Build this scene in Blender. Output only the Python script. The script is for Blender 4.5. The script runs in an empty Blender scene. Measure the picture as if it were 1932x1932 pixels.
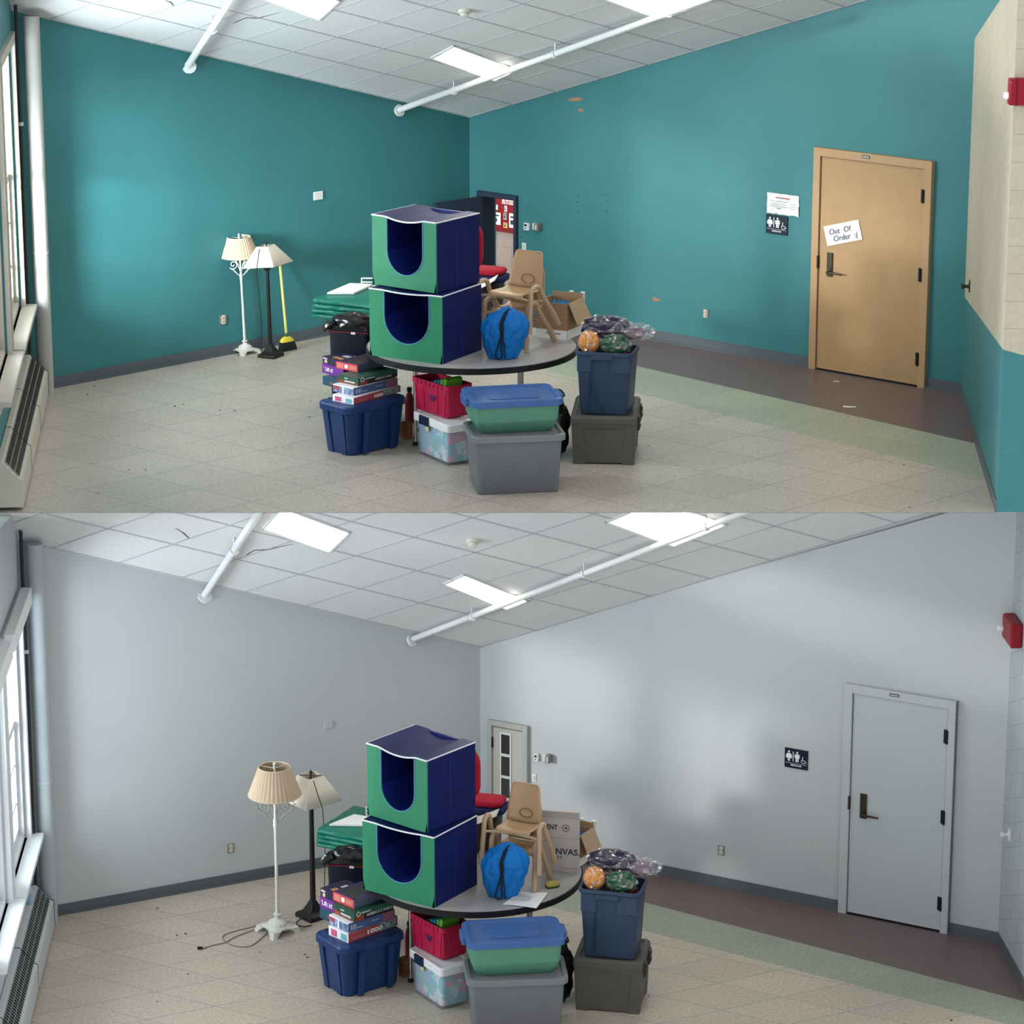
# The photograph is two views of one classroom, one above the other: before painting (teal) and after (pale grey).
# They are built as two upright rooms, one storey above the other, open towards the camera, with level floors,
# vertical walls and sloping ceilings; one long-lens camera sees both.
import bpy, math, random
from mathutils import Vector, Matrix, Euler

# ------------------------------------------------------------------ camera, daylight, exposure
S = bpy.context.scene
COL = S.collection
random.seed(7)
CAM_Z = 10.7621524
cd = bpy.data.cameras.new('camera'); cam = bpy.data.objects.new('camera', cd); COL.objects.link(cam)
cam.location = (0, 0, CAM_Z); cam.rotation_euler = (math.radians(74.5), 0, 0)
cd.sensor_fit = 'HORIZONTAL'; cd.sensor_width = 36.0; cd.lens = 36.0*6000/1932
cd.clip_start = 0.5; cd.clip_end = 200
S.camera = cam
W = bpy.data.worlds.new('sky'); S.world = W; W.use_nodes = True
bg = W.node_tree.nodes['Background']
bg.inputs[0].default_value = (0.96, 0.98, 1.0, 1); bg.inputs[1].default_value = 0.60
S.view_settings.view_transform = 'Standard'
S.view_settings.look = 'None'
S.view_settings.gamma = 1.0
S.view_settings.use_curve_mapping = False
S.view_settings.exposure = 0.65

def area(name, loc, target, sx, sy, power, col, spread=180):
    l = bpy.data.lights.new(name, 'AREA'); l.shape = 'RECTANGLE'; l.size = sx; l.size_y = sy
    l.energy = power; l.color = col; l.spread = math.radians(spread)
    o = bpy.data.objects.new(name, l); COL.objects.link(o); o.location = loc
    d = Vector(target)-Vector(loc); o.rotation_euler = d.to_track_quat('-Z', 'Y').to_euler()
    return o
# daylight coming in through the window openings of the two rooms (outside the glass)
area('window_daylight', (-5.6, 25.9, 6.0), (1.4, 29.6, 6.4), 2.6, 2.2, 265, (0.80, 0.93, 1.0), 130)
area('window_daylight', (-5.75, 24.6, 6.1), (-3.62, 28.75, 5.55), 0.8, 0.8, 30, (0.80, 0.95, 1.0), 32)  # extra narrow beam, added for the bright spot on the left wall
area('window_daylight', (-5.5, 23.6, 1.9), (-0.5, 25.6, 1.2), 2.4, 2.2, 260, (0.80, 0.93, 1.0))
sl = bpy.data.lights.new('low_sun', 'SUN'); sl.energy = 1.25; sl.angle = math.radians(5); sl.color = (1.0, .97, .92)
so = bpy.data.objects.new('low_sun', sl); COL.objects.link(so); so.rotation_euler = Vector((4.85, 2.45, -.95)).to_track_quat('-Z', 'Y').to_euler()

# ------------------------------------------------------------------ layout of the two rooms (metres), fitted to and unprojected from image pixels
PLACE = {'A': {'H': 1.9432,
       'alarm_panel': (0.9041, 0.9468, 0.0958, 0.074),
       'bag': (-0.0398, 25.9038, 4.9089, 0.371, 0.435),
       'bin': (-1.3757, 26.8824, 4.1089, -0.2988, 0.4061, 0.2389, 0.8823),
       'blue_tote': (-1.2575, 26.0312, 4.1089, -0.8159, 0.4087, 0.6715, 0.4361),
       'board': ((-1.639, 27.6676, 5.0874), (-1.3995, 27.6676, 5.0874), (-1.2511, 28.0456, 5.0874), (-1.458, 28.0935, 5.0874)),
       'broom': ((-2.1491, 29.7895, 4.1089), (-2.2306, 30.0285, 4.9602)),
       'cardboard': (0.4065, 26.8104, 4.9089, -0.4518, 0.2846, 0.2983, 0.3123),
       'chair': (0.0484, 26.4696, 4.9089, -0.547, 0.446, 0.476, 0.596, 0.151),
       'clear_bin': (-0.5564, 25.6873, 4.1089, -1.032, 0.6022, 0.2896, 0.3556),
       'collar': (-0.574, 30.4527, 6.5234),
       'corner': (-0.4275, 31.7777, 4.1089),
       'cracks': (((-2.4961, 28.6065, 7.3693), (-2.4639, 28.5671, 7.3881), (-2.3645, 28.4645, 7.4378), (-2.2677, 28.4915, 7.43),
                   (-2.1682, 28.4325, 7.4603), (-2.0448, 28.3627, 7.4965)),
                  ((-3.0241, 27.9276, 7.6477), (-2.9833, 27.9744, 7.6287), (-2.9669, 28.0742, 7.5852))),
       'cube_low': (-0.7233, 26.1234, 4.9089, -0.5199, 0.7067, 0.643, 0.5673),
       'cube_up': (-0.7199, 26.1978, 5.4762, -0.6395, 0.6754, 0.588, 0.584),
       'darkbin': (-0.3083, 27.2901, 4.9089, -0.3079, 0.4337, 0.2711, 0.3895),
       'detector': (-0.4255, 28.529, 7.4914),
       'dl': (-0.726, -0.6877, 0.0),
       'door': (4.2222, 1.2829, 2.0809),
       'dr': (0.7639, -0.6453, 0.0),
       'eR': 5.8718,
       'end_wall': ((4.058, 27.9885, 4.1089), (-0.0663, -0.9978, 0.0), 4.0063),
       'frame_label': (4.8303, 2.0456, 0.0976, 0.0336),
       'game_dark': (-1.4325, 26.6186, 4.701, -0.9043, 0.3096, 0.2493, 0.0574),
       'game_purple': (-1.4358, 26.5869, 4.6205, -0.9076, 0.3162, 0.2451, 0.0805),
       'game_teal': (-1.4234, 26.4599, 4.545, -0.8957, 0.3097, 0.2499, 0.0755),
       'green': ((0.8903, 28.282, 4.1089), (1.1771, 27.948, 4.1089), (2.0996, 26.9502, 4.1089), (3.0024, 25.8912, 4.1089), (3.8593, 24.9741, 4.1089)),
       'green_tote': (-0.0029, 24.898, 4.5917, 0.2022, 0.7438, 0.5721, 0.2754),
       'grey_tote': (0.015, 24.7878, 4.1089, 0.1574, 0.7645, 0.5939, 0.4828),
       'hanger': (0.29, 29.5737, 7.0589),
       'holes': ((0.6495, 30.8679, 5.41), (0.6447, 30.872, 5.3568), (0.6504, 30.8672, 5.2472), (0.9129, 30.6454, 5.4694), (0.9184, 30.6407, 5.4077),
                 (0.9242, 30.6358, 5.3042), (0.0953, 31.3361, 4.9225)),
       'lamp_black': (-2.2915, 29.5126, 4.1089, 1.114),
       'lamp_white': (-2.5462, 29.6736, 4.1089, 1.165),
       'leg': (-0.8171, 26.1076, 4.1089),
       'lights': (((-0.548, 29.4466, 7.0797), (0.0707, 30.3044, 6.7259), (-0.1682, 30.5841, 6.5919), (-0.7596, 29.8386, 6.8971)),
                  ((-2.0194, 27.4048, 7.922), (-1.5031, 28.1081, 7.6322), (-1.7286, 28.634, 7.3897), (-2.249, 27.9021, 7.6919)),
                  ((1.1425, 27.773, 7.8929), (1.7902, 28.5291, 7.5854), (1.3379, 29.019, 7.3491), (0.6915, 28.2347, 7.6692))),
       'marks': ((0.6138, 30.898, 6.3633), (0.6702, 30.8504, 6.2617), (1.3966, 30.2368, 4.5134)),
       'mats': (-1.0846, 27.6438, 4.9089, -0.4658, 1.1375, 0.8499, 0.1785),
       'mauve': ((0.9226, 29.376, 4.1089), (1.4484, 28.8302, 4.1089), (2.4425, 27.7429, 4.1089), (3.885, 26.2171, 4.1089)),
       'nC': (0.0387, -0.4048, -0.9136),
       'navy_tote': (0.7884, 25.6763, 4.5215, -0.2241, 0.4886, 0.3902, 0.5289),
       'outlet_left': (3.192, 0.3449, 0.0828, 0.0916),
       'outlet_right': (2.9909, 0.3479, 0.0631, 0.0872),
       'paper': (3.8648, 1.5037, 0.3611, 0.1926),
       'pipe_left': ((-2.9817, 29.3585, 6.8812), (-2.3687, 27.4769, 7.7658)),
       'pipe_long': ((-1.1132, 31.1282, 6.2159), (1.7944, 28.0882, 7.6714)),
       'plate': (1.9946, 1.3915, 0.1132, 0.082),
       'puzzle_blue': (-1.2353, 26.1215, 4.6019, -0.7394, 0.2444, 0.5255, 0.0653),
       'puzzle_parks': (-1.2214, 26.1766, 4.6672, -0.7239, 0.2493, 0.4744, 0.0649),
       'puzzle_red': (-1.2614, 26.3846, 4.7321, -0.7096, 0.2501, 0.4149, 0.063),
       'puzzle_thousand': (-1.2231, 26.0688, 4.545, -0.6754, 0.2343, 0.598, 0.0569),
       'rear_door': (0.3841, 0.8559, 0.5174, 0.7215),
       'rear_top': 1.2241,
       'red_crate': (-0.583, 25.8514, 4.4645, -0.9291, 0.5213, 0.2611, 0.2751),
       'reds': (-0.8906, 26.8872, 4.1089, -0.7561, 0.0611, 0.0571, 0.3191),
       'restroom': (3.8011, 1.3039, 0.2479, 0.1787),
       'scraps': ((3.0002, 27.4805, 4.1089), (2.98, 28.4732, 4.1089)),
       'sl': 0.2739,
       'specks': ((-3.8354, 27.9686, 4.1089), (-3.8128, 28.282, 4.1089), (-2.9996, 27.5206, 4.1089), (-2.9348, 27.5809, 4.1089),
                  (-2.5845, 27.361, 4.1089), (-3.1496, 25.2787, 4.1089), (-3.3081, 24.5623, 4.1089), (-3.0121, 25.2958, 4.1089),
                  (-1.808, 27.7022, 4.1089), (-1.7761, 27.1053, 4.1089), (1.1523, 26.0713, 4.1089), (3.2376, 25.4336, 4.1089),
                  (3.129, 24.1314, 4.1089), (-2.4515, 27.3412, 4.1089)),
       'sr': 0.3183,
       'switch': (0.7207, 0.7215, 0.0518, 0.0745),
       'table': (-0.3421, 26.4035, 4.9089, 0.9002),
       'thermostat': (0.7669, 0.9306, 0.0688, 0.0742),
       'trunk': (0.7854, 25.8157, 4.1089, -0.082, 0.5498, 0.7685, 0.4126),
       'window_wall': ((-4.3855, 28.0289, 4.1089), (0.089, -0.996, 0.0), (0.996, 0.089, 0.0)),
       'wood': (-0.9034, 26.3527, 4.1089, -0.7492, 0.0846, 0.0774, 0.143)},
 'B': {'H': 1.8492,
       'alarm_panel': (0.7124, 0.918, 0.0816, 0.0757),
       'bag': (-0.0387, 24.0365, 0.86, 0.361, 0.466),
       'bin': (-1.3714, 24.9845, 0.0, -0.1539, 0.3728, 0.2193, 0.8334),
       'blue_tote': (-1.2512, 24.2579, 0.0, -0.9411, 0.4562, 0.6361, 0.4613),
       'board': ((-1.5447, 25.1781, 1.0243), (-1.2352, 25.1658, 1.0243), (-1.1984, 25.3521, 1.0243), (-1.3456, 25.4148, 1.0243)),
       'bottle': (-4.0356, 24.0136, 0.55),
       'canvas': (0.3783, 24.5843, 0.86, -0.201, 0.3606, 0.0451, 0.5329),
       'cardboard': (0.4809, 24.855, 0.86, -0.5379, 0.3085, 0.23, 0.2684),
       'chair': (0.0624, 24.3485, 0.86, -0.444, 0.413, 0.308, 0.63, 0.162),
       'clear_bin': (-0.5777, 23.9772, 0.0, -1.0021, 0.5277, 0.3135, 0.373),
       'collar': (-0.44, 26.8124, 2.3501),
       'cord': ((-2.0448, 25.5625, 0.0), (-2.2401, 25.4225, 0.0), (-2.4335, 25.2839, 0.0), (-2.4688, 25.1695, 0.0), (-2.366, 25.0221, 0.0),
                (-2.2211, 25.0108, 0.0), (-2.1131, 25.2495, 0.0), (-2.0696, 25.3993, 0.0)),
       'cord2': ((-2.0938, 25.4807, 0.0), (-2.3389, 25.2381, 0.0), (-2.4393, 25.0899, 0.0), (-2.5459, 25.0221, 0.0), (-2.6205, 24.9546, 0.0)),
       'corner': (-0.2909, 27.525, 0.0),
       'cracks': (((-2.2567, 25.8947, 3.203), (-2.2372, 25.8788, 3.2171), (-2.1778, 25.8229, 3.266), (-2.0512, 25.8109, 3.2788),
                   (-1.9494, 25.7733, 3.313), (-1.839, 25.7362, 3.347)),
                  ((-2.8, 25.459, 3.5645), (-2.7396, 25.5415, 3.4951), (-2.7087, 25.6155, 3.4326))),
       'cube_low': (-0.7504, 24.2371, 0.86, -0.5941, 0.7131, 0.6034, 0.5999),
       'cube_up': (-0.7364, 24.2972, 1.4599, -0.705, 0.6518, 0.588, 0.6118),
       'darkbin': (-0.3026, 25.0949, 0.86, -0.2653, 0.4121, 0.2576, 0.3505),
       'detector': (-0.3303, 25.7407, 3.3735),
       'dl': (-0.8947, -0.4467, 0.0),
       'door': (3.5905, 1.0209, 2.1),
       'dr': (0.8769, -0.4807, 0.0),
       'eR': 5.0461,
       'end_wall': ((4.134, 25.0994, 0.0), (0.0716, -0.9974, 0.0), 0.9857),
       'frame_label': (4.0587, 2.1174, 0.0814, 0.0281),
       'game_dark': (-1.3915, 24.5291, 0.6555, -0.8137, 0.2738, 0.2746, 0.0747),
       'game_purple': (-1.3956, 24.5283, 0.5585, -0.8349, 0.2862, 0.2712, 0.097),
       'game_teal': (-1.395, 24.5256, 0.4613, -0.8369, 0.29, 0.2734, 0.0972),
       'green': ((0.888, 25.5157, 0.0), (1.1768, 25.3069, 0.0), (1.9381, 24.8205, 0.0), (2.6037, 24.3076, 0.0), (4.0898, 23.3765, 0.0)),
       'green_tote': (0.0086, 23.4554, 0.5248, 0.1349, 0.7815, 0.4946, 0.304),
       'grey_tote': (0.0265, 23.3803, 0.0, 0.0822, 0.8062, 0.5175, 0.5248),
       'hanger': (0.3613, 26.3018, 2.9079),
       'lamp_black': (-1.7257, 25.6683, 0.0, 1.353),
       'lamp_white': (-2.0108, 25.3415, 0.0, 1.543),
       'leg': (-0.8365, 24.2862, 0.0),
       'lights': (((-0.4295, 26.2731, 2.9165), (0.1629, 26.705, 2.5592), (-0.0563, 26.876, 2.4087), (-0.588, 26.3966, 2.8077)),
                  ((-1.8888, 25.1749, 3.8257), (-1.351, 25.5665, 3.5019), (-1.5457, 25.8869, 3.224), (-2.0877, 25.4841, 3.5574)),
                  ((1.2039, 25.1581, 3.9024), (1.8009, 25.557, 3.5735), (1.366, 25.8998, 3.2717), (0.7677, 25.4887, 3.6111))),
       'mats': (-1.1192, 25.2099, 0.86, -0.4673, 0.9045, 0.6458, 0.1643),
       'mauve': ((0.9081, 26.1607, 0.0), (1.1759, 25.9545, 0.0), (2.4769, 25.056, 0.0), (2.8256, 24.765, 0.0), (4.0648, 23.9691, 0.0)),
       'nC': (0.0153, -0.6497, -0.7601),
       'navy_tote': (0.8155, 23.8731, 0.4543, -0.2338, 0.5121, 0.3758, 0.5871),
       'outlet_left': (2.469, 0.3372, 0.0603, 0.0897),
       'outlet_right': (2.4469, 0.3461, 0.0619, 0.0895),
       'paper': ((0.0777, 24.1265, 0.86), (0.293, 24.0814, 0.86), (0.1959, 23.7701, 0.86), (-0.0769, 23.8583, 0.86)),
       'pipe_left': ((-2.6621, 26.3412, 2.695), (-2.0239, 24.9653, 3.8969)),
       'pipe_long': ((-0.9093, 27.2163, 2.0139), (2.0245, 25.1295, 3.8382)),
       'plate': (1.51, 1.3443, 0.0821, 0.0743),
       'puzzle_blue': (-1.2302, 24.2708, 0.5455, -0.8783, 0.2595, 0.4761, 0.0821),
       'puzzle_parks': (-1.2179, 24.2799, 0.6276, -0.8479, 0.2729, 0.4098, 0.086),
       'puzzle_red': (-1.2447, 24.3403, 0.7136, -0.8127, 0.2648, 0.3664, 0.079),
       'puzzle_thousand': (-1.2225, 24.2832, 0.4613, -0.8027, 0.2445, 0.5379, 0.0842),
       'rear_door': (0.3006, 0.831, 0.4142, 0.6967),
       'rear_top': 1.1862,
       'red_crate': (-0.592, 24.0905, 0.373, -0.9088, 0.4632, 0.2783, 0.2832),
       'reds': (-0.8589, 24.723, 0.0, -0.7494, 0.058, 0.0542, 0.351),
       'restroom': (3.1472, 1.3273, 0.2193, 0.1786),
       'sl': 0.3637,
       'specks': ((-2.8658, 25.2495, 0.0), (-2.7967, 25.2839, 0.0), (-3.0978, 25.8465, 0.0), (-1.7475, 24.8428, 0.0), (-1.7217, 24.7872, 0.0),
                  (-2.1308, 24.8874, 0.0), (-2.6909, 24.4368, 0.0), (-1.8499, 25.6683, 0.0), (1.1182, 24.0005, 0.0), (3.5298, 23.5272, 0.0),
                  (-2.8871, 23.8858, 0.0)),
       'sponge': (0.3294, 24.2399, 0.86),
       'sr': 0.4286,
       'switch': (0.5628, 0.695, 0.0438, 0.0711),
       'table': (-0.3118, 24.5974, 0.86, 0.9003),
       'thermostat': (0.5952, 0.9002, 0.0437, 0.0708),
       'trunk': (0.8132, 23.922, 0.0, -0.1768, 0.5656, 0.5178, 0.4543),
       'window_wall': ((-4.1331, 25.6069, 0.0), (0.0424, -0.9991, 0.0), (0.9991, 0.0424, 0.0)),
       'wood': (-0.8865, 24.4083, 0.0, -0.7544, 0.0884, 0.0678, 0.16)}}

# ------------------------------------------------------------------ materials
MATS = {}
def mat(name, col, rough=0.6, spec=0.3, metal=0.0, noise=0.0, nscale=30.0, bump=0.0, bscale=80.0, alpha=1.0, trans=0.0, emit=None, es=0.0):
    if name in MATS: return MATS[name]
    m = bpy.data.materials.new(name); m.use_nodes = True
    nt = m.node_tree; b = nt.nodes['Principled BSDF']
    b.inputs['Base Color'].default_value = (*col, 1)
    b.inputs['Roughness'].default_value = rough
    b.inputs['Specular IOR Level'].default_value = spec*.6
    b.inputs['Metallic'].default_value = metal
    if trans: b.inputs['Transmission Weight'].default_value = trans
    if alpha < 1: b.inputs['Alpha'].default_value = alpha
    if emit:
        b.inputs['Emission Color'].default_value = (*emit, 1); b.inputs['Emission Strength'].default_value = es
    tc = None
    if noise or bump:
        tc = nt.nodes.new('ShaderNodeTexCoord')
    if noise:
        n = nt.nodes.new('ShaderNodeTexNoise'); n.inputs['Scale'].default_value = nscale; n.inputs['Detail'].default_value = 5
        nt.links.new(tc.outputs['Object'], n.inputs['Vector'])
        r = nt.nodes.new('ShaderNodeValToRGB')
        r.color_ramp.elements[0].position = 0.3; r.color_ramp.elements[1].position = 0.7
        r.color_ramp.elements[0].color = (*[max(0, c*(1-noise)) for c in col], 1)
        r.color_ramp.elements[1].color = (*[min(1, c*(1+noise)) for c in col], 1)
        nt.links.new(n.outputs['Fac'], r.inputs['Fac']); nt.links.new(r.outputs['Color'], b.inputs['Base Color'])
    if bump:
        n2 = nt.nodes.new('ShaderNodeTexNoise'); n2.inputs['Scale'].default_value = bscale; n2.inputs['Detail'].default_value = 3
        nt.links.new(tc.outputs['Object'], n2.inputs['Vector'])
        bp = nt.nodes.new('ShaderNodeBump'); bp.inputs['Strength'].default_value = bump; bp.inputs['Distance'].default_value = 0.01
        nt.links.new(n2.outputs['Fac'], bp.inputs['Height']); nt.links.new(bp.outputs['Normal'], b.inputs['Normal'])
    MATS[name] = m
    return m

def tile_mat(name, col, mortar, scale, var=0.05, msize=0.012, rough=0.35, speck=0.16, offset=0.0, spec=0.35):
    """square tiles laid on the UVs (1 UV unit = 1 tile) with a fine speckle"""
    m = bpy.data.materials.new(name); m.use_nodes = True; nt = m.node_tree; b = nt.nodes['Principled BSDF']
    uv = nt.nodes.new('ShaderNodeTexCoord')
    br = nt.nodes.new('ShaderNodeTexBrick'); br.offset = offset; br.squash = 1.0
    br.inputs['Scale'].default_value = scale
    br.inputs['Color1'].default_value = (*[c*(1+var) for c in col], 1); br.inputs['Color2'].default_value = (*[c*(1-var) for c in col], 1)
    br.inputs['Mortar'].default_value = (*mortar, 1); br.inputs['Mortar Size'].default_value = msize
    br.inputs['Mortar Smooth'].default_value = 0.3
    br.inputs['Brick Width'].default_value = 1.0; br.inputs['Row Height'].default_value = 1.0
    nt.links.new(uv.outputs['UV'], br.inputs['Vector'])
    n = nt.nodes.new('ShaderNodeTexNoise'); n.inputs['Scale'].default_value = 38; n.inputs['Detail'].default_value = 6; n.inputs['Roughness'].default_value = 0.75
    nt.links.new(uv.outputs['Object'], n.inputs['Vector'])
    r = nt.nodes.new('ShaderNodeValToRGB'); r.color_ramp.elements[0].position = 0.36; r.color_ramp.elements[1].position = 0.64
    r.color_ramp.elements[0].color = (1-speck*2, 1-speck*2, 1-speck*2, 1); r.color_ramp.elements[1].color = (1+speck*.5, 1+speck*.5, 1+speck*.5, 1)
    nt.links.new(n.outputs['Fac'], r.inputs['Fac'])
    mx = nt.nodes.new('ShaderNodeMix'); mx.data_type = 'RGBA'; mx.blend_type = 'MULTIPLY'; mx.inputs[0].default_value = 1
    nt.links.new(br.outputs['Color'], mx.inputs[6]); nt.links.new(r.outputs['Color'], mx.inputs[7])
    n3 = nt.nodes.new('ShaderNodeTexNoise'); n3.inputs['Scale'].default_value = 0.9; n3.inputs['Detail'].default_value = 3
    nt.links.new(uv.outputs['Object'], n3.inputs['Vector'])
    r3 = nt.nodes.new('ShaderNodeValToRGB'); r3.color_ramp.elements[0].position = .3; r3.color_ramp.elements[1].position = .7
    r3.color_ramp.elements[0].color = (.93, .93, .93, 1); r3.color_ramp.elements[1].color = (1.03, 1.03, 1.02, 1)
    nt.links.new(n3.outputs['Fac'], r3.inputs['Fac'])
    mx2 = nt.nodes.new('ShaderNodeMix'); mx2.data_type = 'RGBA'; mx2.blend_type = 'MULTIPLY'; mx2.inputs[0].default_value = 1
    nt.links.new(mx.outputs[2], mx2.inputs[6]); nt.links.new(r3.outputs['Color'], mx2.inputs[7])
    nt.links.new(mx2.outputs[2], b.inputs['Base Color'])
    b.inputs['Roughness'].default_value = rough; b.inputs['Specular IOR Level'].default_value = spec
    return m

# ------------------------------------------------------------------ mesh helpers
class MB:
    def __init__(s): s.v = []; s.f = []; s.m = []
    def add(s, vs, fs, m=0):
        o = len(s.v); s.v += [tuple(v) for v in vs]; s.f += [tuple(o+i for i in f) for f in fs]; s.m += [m]*len(fs); return s
    def box(s, c, d, rz=0, m=0, R=None):
        x, y, z = (a/2 for a in d)
        vs = [Vector((i*x, j*y, k*z)) for k in (-1, 1) for j in (-1, 1) for i in (-1, 1)]
        M = R if R is not None else Matrix.Rotation(rz, 3, 'Z')
        vs = [M @ v + Vector(c) for v in vs]
        return s.add(vs, [(0, 2, 3, 1), (4, 5, 7, 6), (0, 1, 5, 4), (2, 6, 7, 3), (0, 4, 6, 2), (1, 3, 7, 5)], m)
    def quad(s, p, m=0): return s.add(p, [tuple(range(len(p)))], m)
    def slab(s, p, n, t, m=0):
        """polygon p thickened by t along n"""
        n = Vector(n).normalized()*t; k = len(p); a = [Vector(q) for q in p]; b = [q+n for q in a]
        return s.add(a+b, [tuple(range(k))[::-1], tuple(range(k, 2*k))]+[(i, (i+1) % k, k+(i+1) % k, k+i) for i in range(k)], m)
    def loft(s, rings, cap0=True, cap1=True, m=0, closed=True):
        k = len(rings[0]); vs = [p for r in rings for p in r]; fs = []
        for a in range(len(rings)-1):
            for i in range(k if closed else k-1):
                j = (i+1) % k
                fs.append((a*k+i, a*k+j, (a+1)*k+j, (a+1)*k+i))
        if cap0: fs.append(tuple(range(k))[::-1])
        if cap1: fs.append(tuple(range((len(rings)-1)*k, len(rings)*k)))
        return s.add(vs, fs, m)
    def tube(s, pts, r, n=8, m=0, cap=True):
        pts = [Vector(p) for p in pts]; rings = []
        rr = r if isinstance(r, (list, tuple)) else [r]*len(pts)
        up = None
        for i, p in enumerate(pts):
            t = (pts[min(i+1, len(pts)-1)]-pts[max(i-1, 0)])
            if t.length < 1e-9: t = Vector((0, 0, 1))
            t.normalize()
            if up is None:
                up = Vector((0, 0, 1)) if abs(t.z) < 0.9 else Vector((1, 0, 0))
            a = t.cross(up)
            if a.length < 1e-6: a = t.cross(Vector((0, 1, 0)))
            a.normalize(); b = a.cross(t).normalized(); up = b
            rings.append([p+(a*math.cos(q)+b*math.sin(q))*rr[i] for q in (2*math.pi*k/n for k in range(n))])
        return s.loft(rings, cap, cap, m)
    def lathe(s, prof, n=24, c=(0, 0, 0), m=0, rip=0, amp=0.0):
        rings = []
        for r, z in prof:
            rings.append([(c[0]+(r*(1+amp*math.cos(rip*2*math.pi*k/n)))*math.cos(2*math.pi*k/n), c[1]+(r*(1+amp*math.cos(rip*2*math.pi*k/n)))*math.sin(2*math.pi*k/n), c[2]+z) for k in range(n)])
        return s.loft(rings, prof[0][0] > 1e-4, prof[-1][0] > 1e-4, m)
    def build(s, name, mats, parent=None, smooth=False, bevel=0.0, seg=2, sub=0, loc=None, uv=None, angle=40):
        me = bpy.data.meshes.new(name); me.from_pydata([tuple(v) for v in s.v], [], s.f)
        for q in (mats if isinstance(mats, (list, tuple)) else [mats]): me.materials.append(q)
        for p, i in zip(me.polygons, s.m): p.material_index = i
        me.validate()
        if smooth:
            for p in me.polygons: p.use_smooth = True
            try: me.set_sharp_from_angle(angle=math.radians(angle))
            except Exception: pass
        if uv:
            l = me.uv_layers.new(name='UVMap')
            for lp in me.loops: l.data[lp.index].uv = uv(me.vertices[lp.vertex_index].co)
        o = bpy.data.objects.new(name, me); COL.objects.link(o)
        if parent: o.parent = parent
        if loc: o.location = loc
        if bevel:
            b = o.modifiers.new('bevel', 'BEVEL'); b.width = bevel; b.segments = seg; b.limit_method = 'ANGLE'; b.angle_limit = math.radians(35)
        if sub:
            b = o.modifiers.new('sub', 'SUBSURF'); b.levels = sub; b.render_levels = sub
        return o

def rrect(w, d, r, z, n=4, cx=0, cy=0):
    r = min(r, w/2-1e-4, d/2-1e-4); out = []
    for ax, ay, a0 in ((1, 1, 0), (-1, 1, 90), (-1, -1, 180), (1, -1, 270)):
        for i in range(n+1):
            t = math.radians(a0+90*i/n); out.append((cx+ax*(w/2-r)+r*math.cos(t), cy+ay*(d/2-r)+r*math.sin(t), z))
    return out

def tag(o, label=None, cat=None, group=None, kind=None):
    if label: o['label'] = label
    if cat: o['category'] = cat
    if group: o['group'] = group
    if kind: o['kind'] = kind
    return o
def thing(name, label, cat, loc, rz=0, group=None):
    o = bpy.data.objects.new(name, None); COL.objects.link(o); o.location = loc; o.rotation_euler = (0, 0, rz)
    o.empty_display_size = 0.05
    return tag(o, label, cat, group)
def struct(o): o['kind'] = 'structure'; return o
def copy_tree(o):
    r = o.copy(); COL.objects.link(r)
    for ch in list(o.children):
        c = ch.copy(); COL.objects.link(c); c.parent = r
        for g in list(ch.children):
            e = g.copy(); COL.objects.link(e); e.parent = c
    return r
TXT = {}
def text_obj(name, body, size, m, parent, loc, rot, depth=0.0006, sx=1.0, align='CENTER', bold=0.0, shear=0.0):
    cu = bpy.data.curves.new(name, 'FONT'); cu.body = body; cu.size = size; cu.align_x = align; cu.align_y = 'CENTER'
    cu.extrude = depth; cu.offset = bold; cu.shear = shear; cu.resolution_u = 3
    tmp = bpy.data.objects.new('t', cu); COL.objects.link(tmp)
    dg = bpy.context.evaluated_depsgraph_get(); dg.update()
    me = bpy.data.meshes.new_from_object(tmp.evaluated_get(dg)); me.name = name
    bpy.data.objects.remove(tmp); bpy.data.curves.remove(cu)
    me.materials.clear(); me.materials.append(m)
    for v in me.vertices: v.co.x *= sx
    o = bpy.data.objects.new(name, me); COL.objects.link(o); o.parent = parent
    o.location = loc; o.rotation_euler = rot
    return o
FRONT = (math.pi/2, 0, 0)            # text lying in a front face (reads along +x, up +z, looking along +y)
RIGHT = (math.pi/2, 0, math.pi/2)    # text on a +x face
LEFT = (math.pi/2, 0, -math.pi/2)

V = Vector
white = mat('white_paint', (.74, .75, .75), .45)
black = mat('black_plastic', (.012, .012, .014), .45)
dark = mat('dark_bronze', (.06, .045, .032), .4, .5, .6)
chrome = mat('chrome', (.7, .7, .7), .2, .5, 1.0)
paper_m = mat('paper', (.80, .80, .79), .8, .1)
ink = mat('ink', (.05, .05, .07), .8, .1)
cream = mat('cream_plastic', (.70, .67, .58), .5)

# ================================================================== the rooms
class Room: pass
def room(k):
    P = PLACE[k]; r = Room(); r.k = k; r.P = P
    r.C = V(P['corner']); r.dl = V(P['dl']); r.dr = V(P['dr']); r.H = P['H']; r.sl = P['sl']; r.sr = P['sr']; r.nC = V(P['nC'])
    r.nL = V((-r.dl.y, r.dl.x, 0)); r.nL = r.nL if r.nL.y < 0 else -r.nL
    r.nR = V((-r.dr.y, r.dr.x, 0)); r.nR = r.nR if r.nR.y < 0 else -r.nR
    r.F = r.C.z; r.where = 'in teal room' if k == 'A' else 'in grey room'
    r.top = r.C+V((0, 0, r.H))
    r.yawR = math.atan2(r.dr.y, r.dr.x)          # wall frame: +x along wall to the right, -y out of the wall
    r.yawL = math.atan2(-r.dl.y, -r.dl.x)
    return r
RA, RB = room('A'), room('B')

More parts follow.
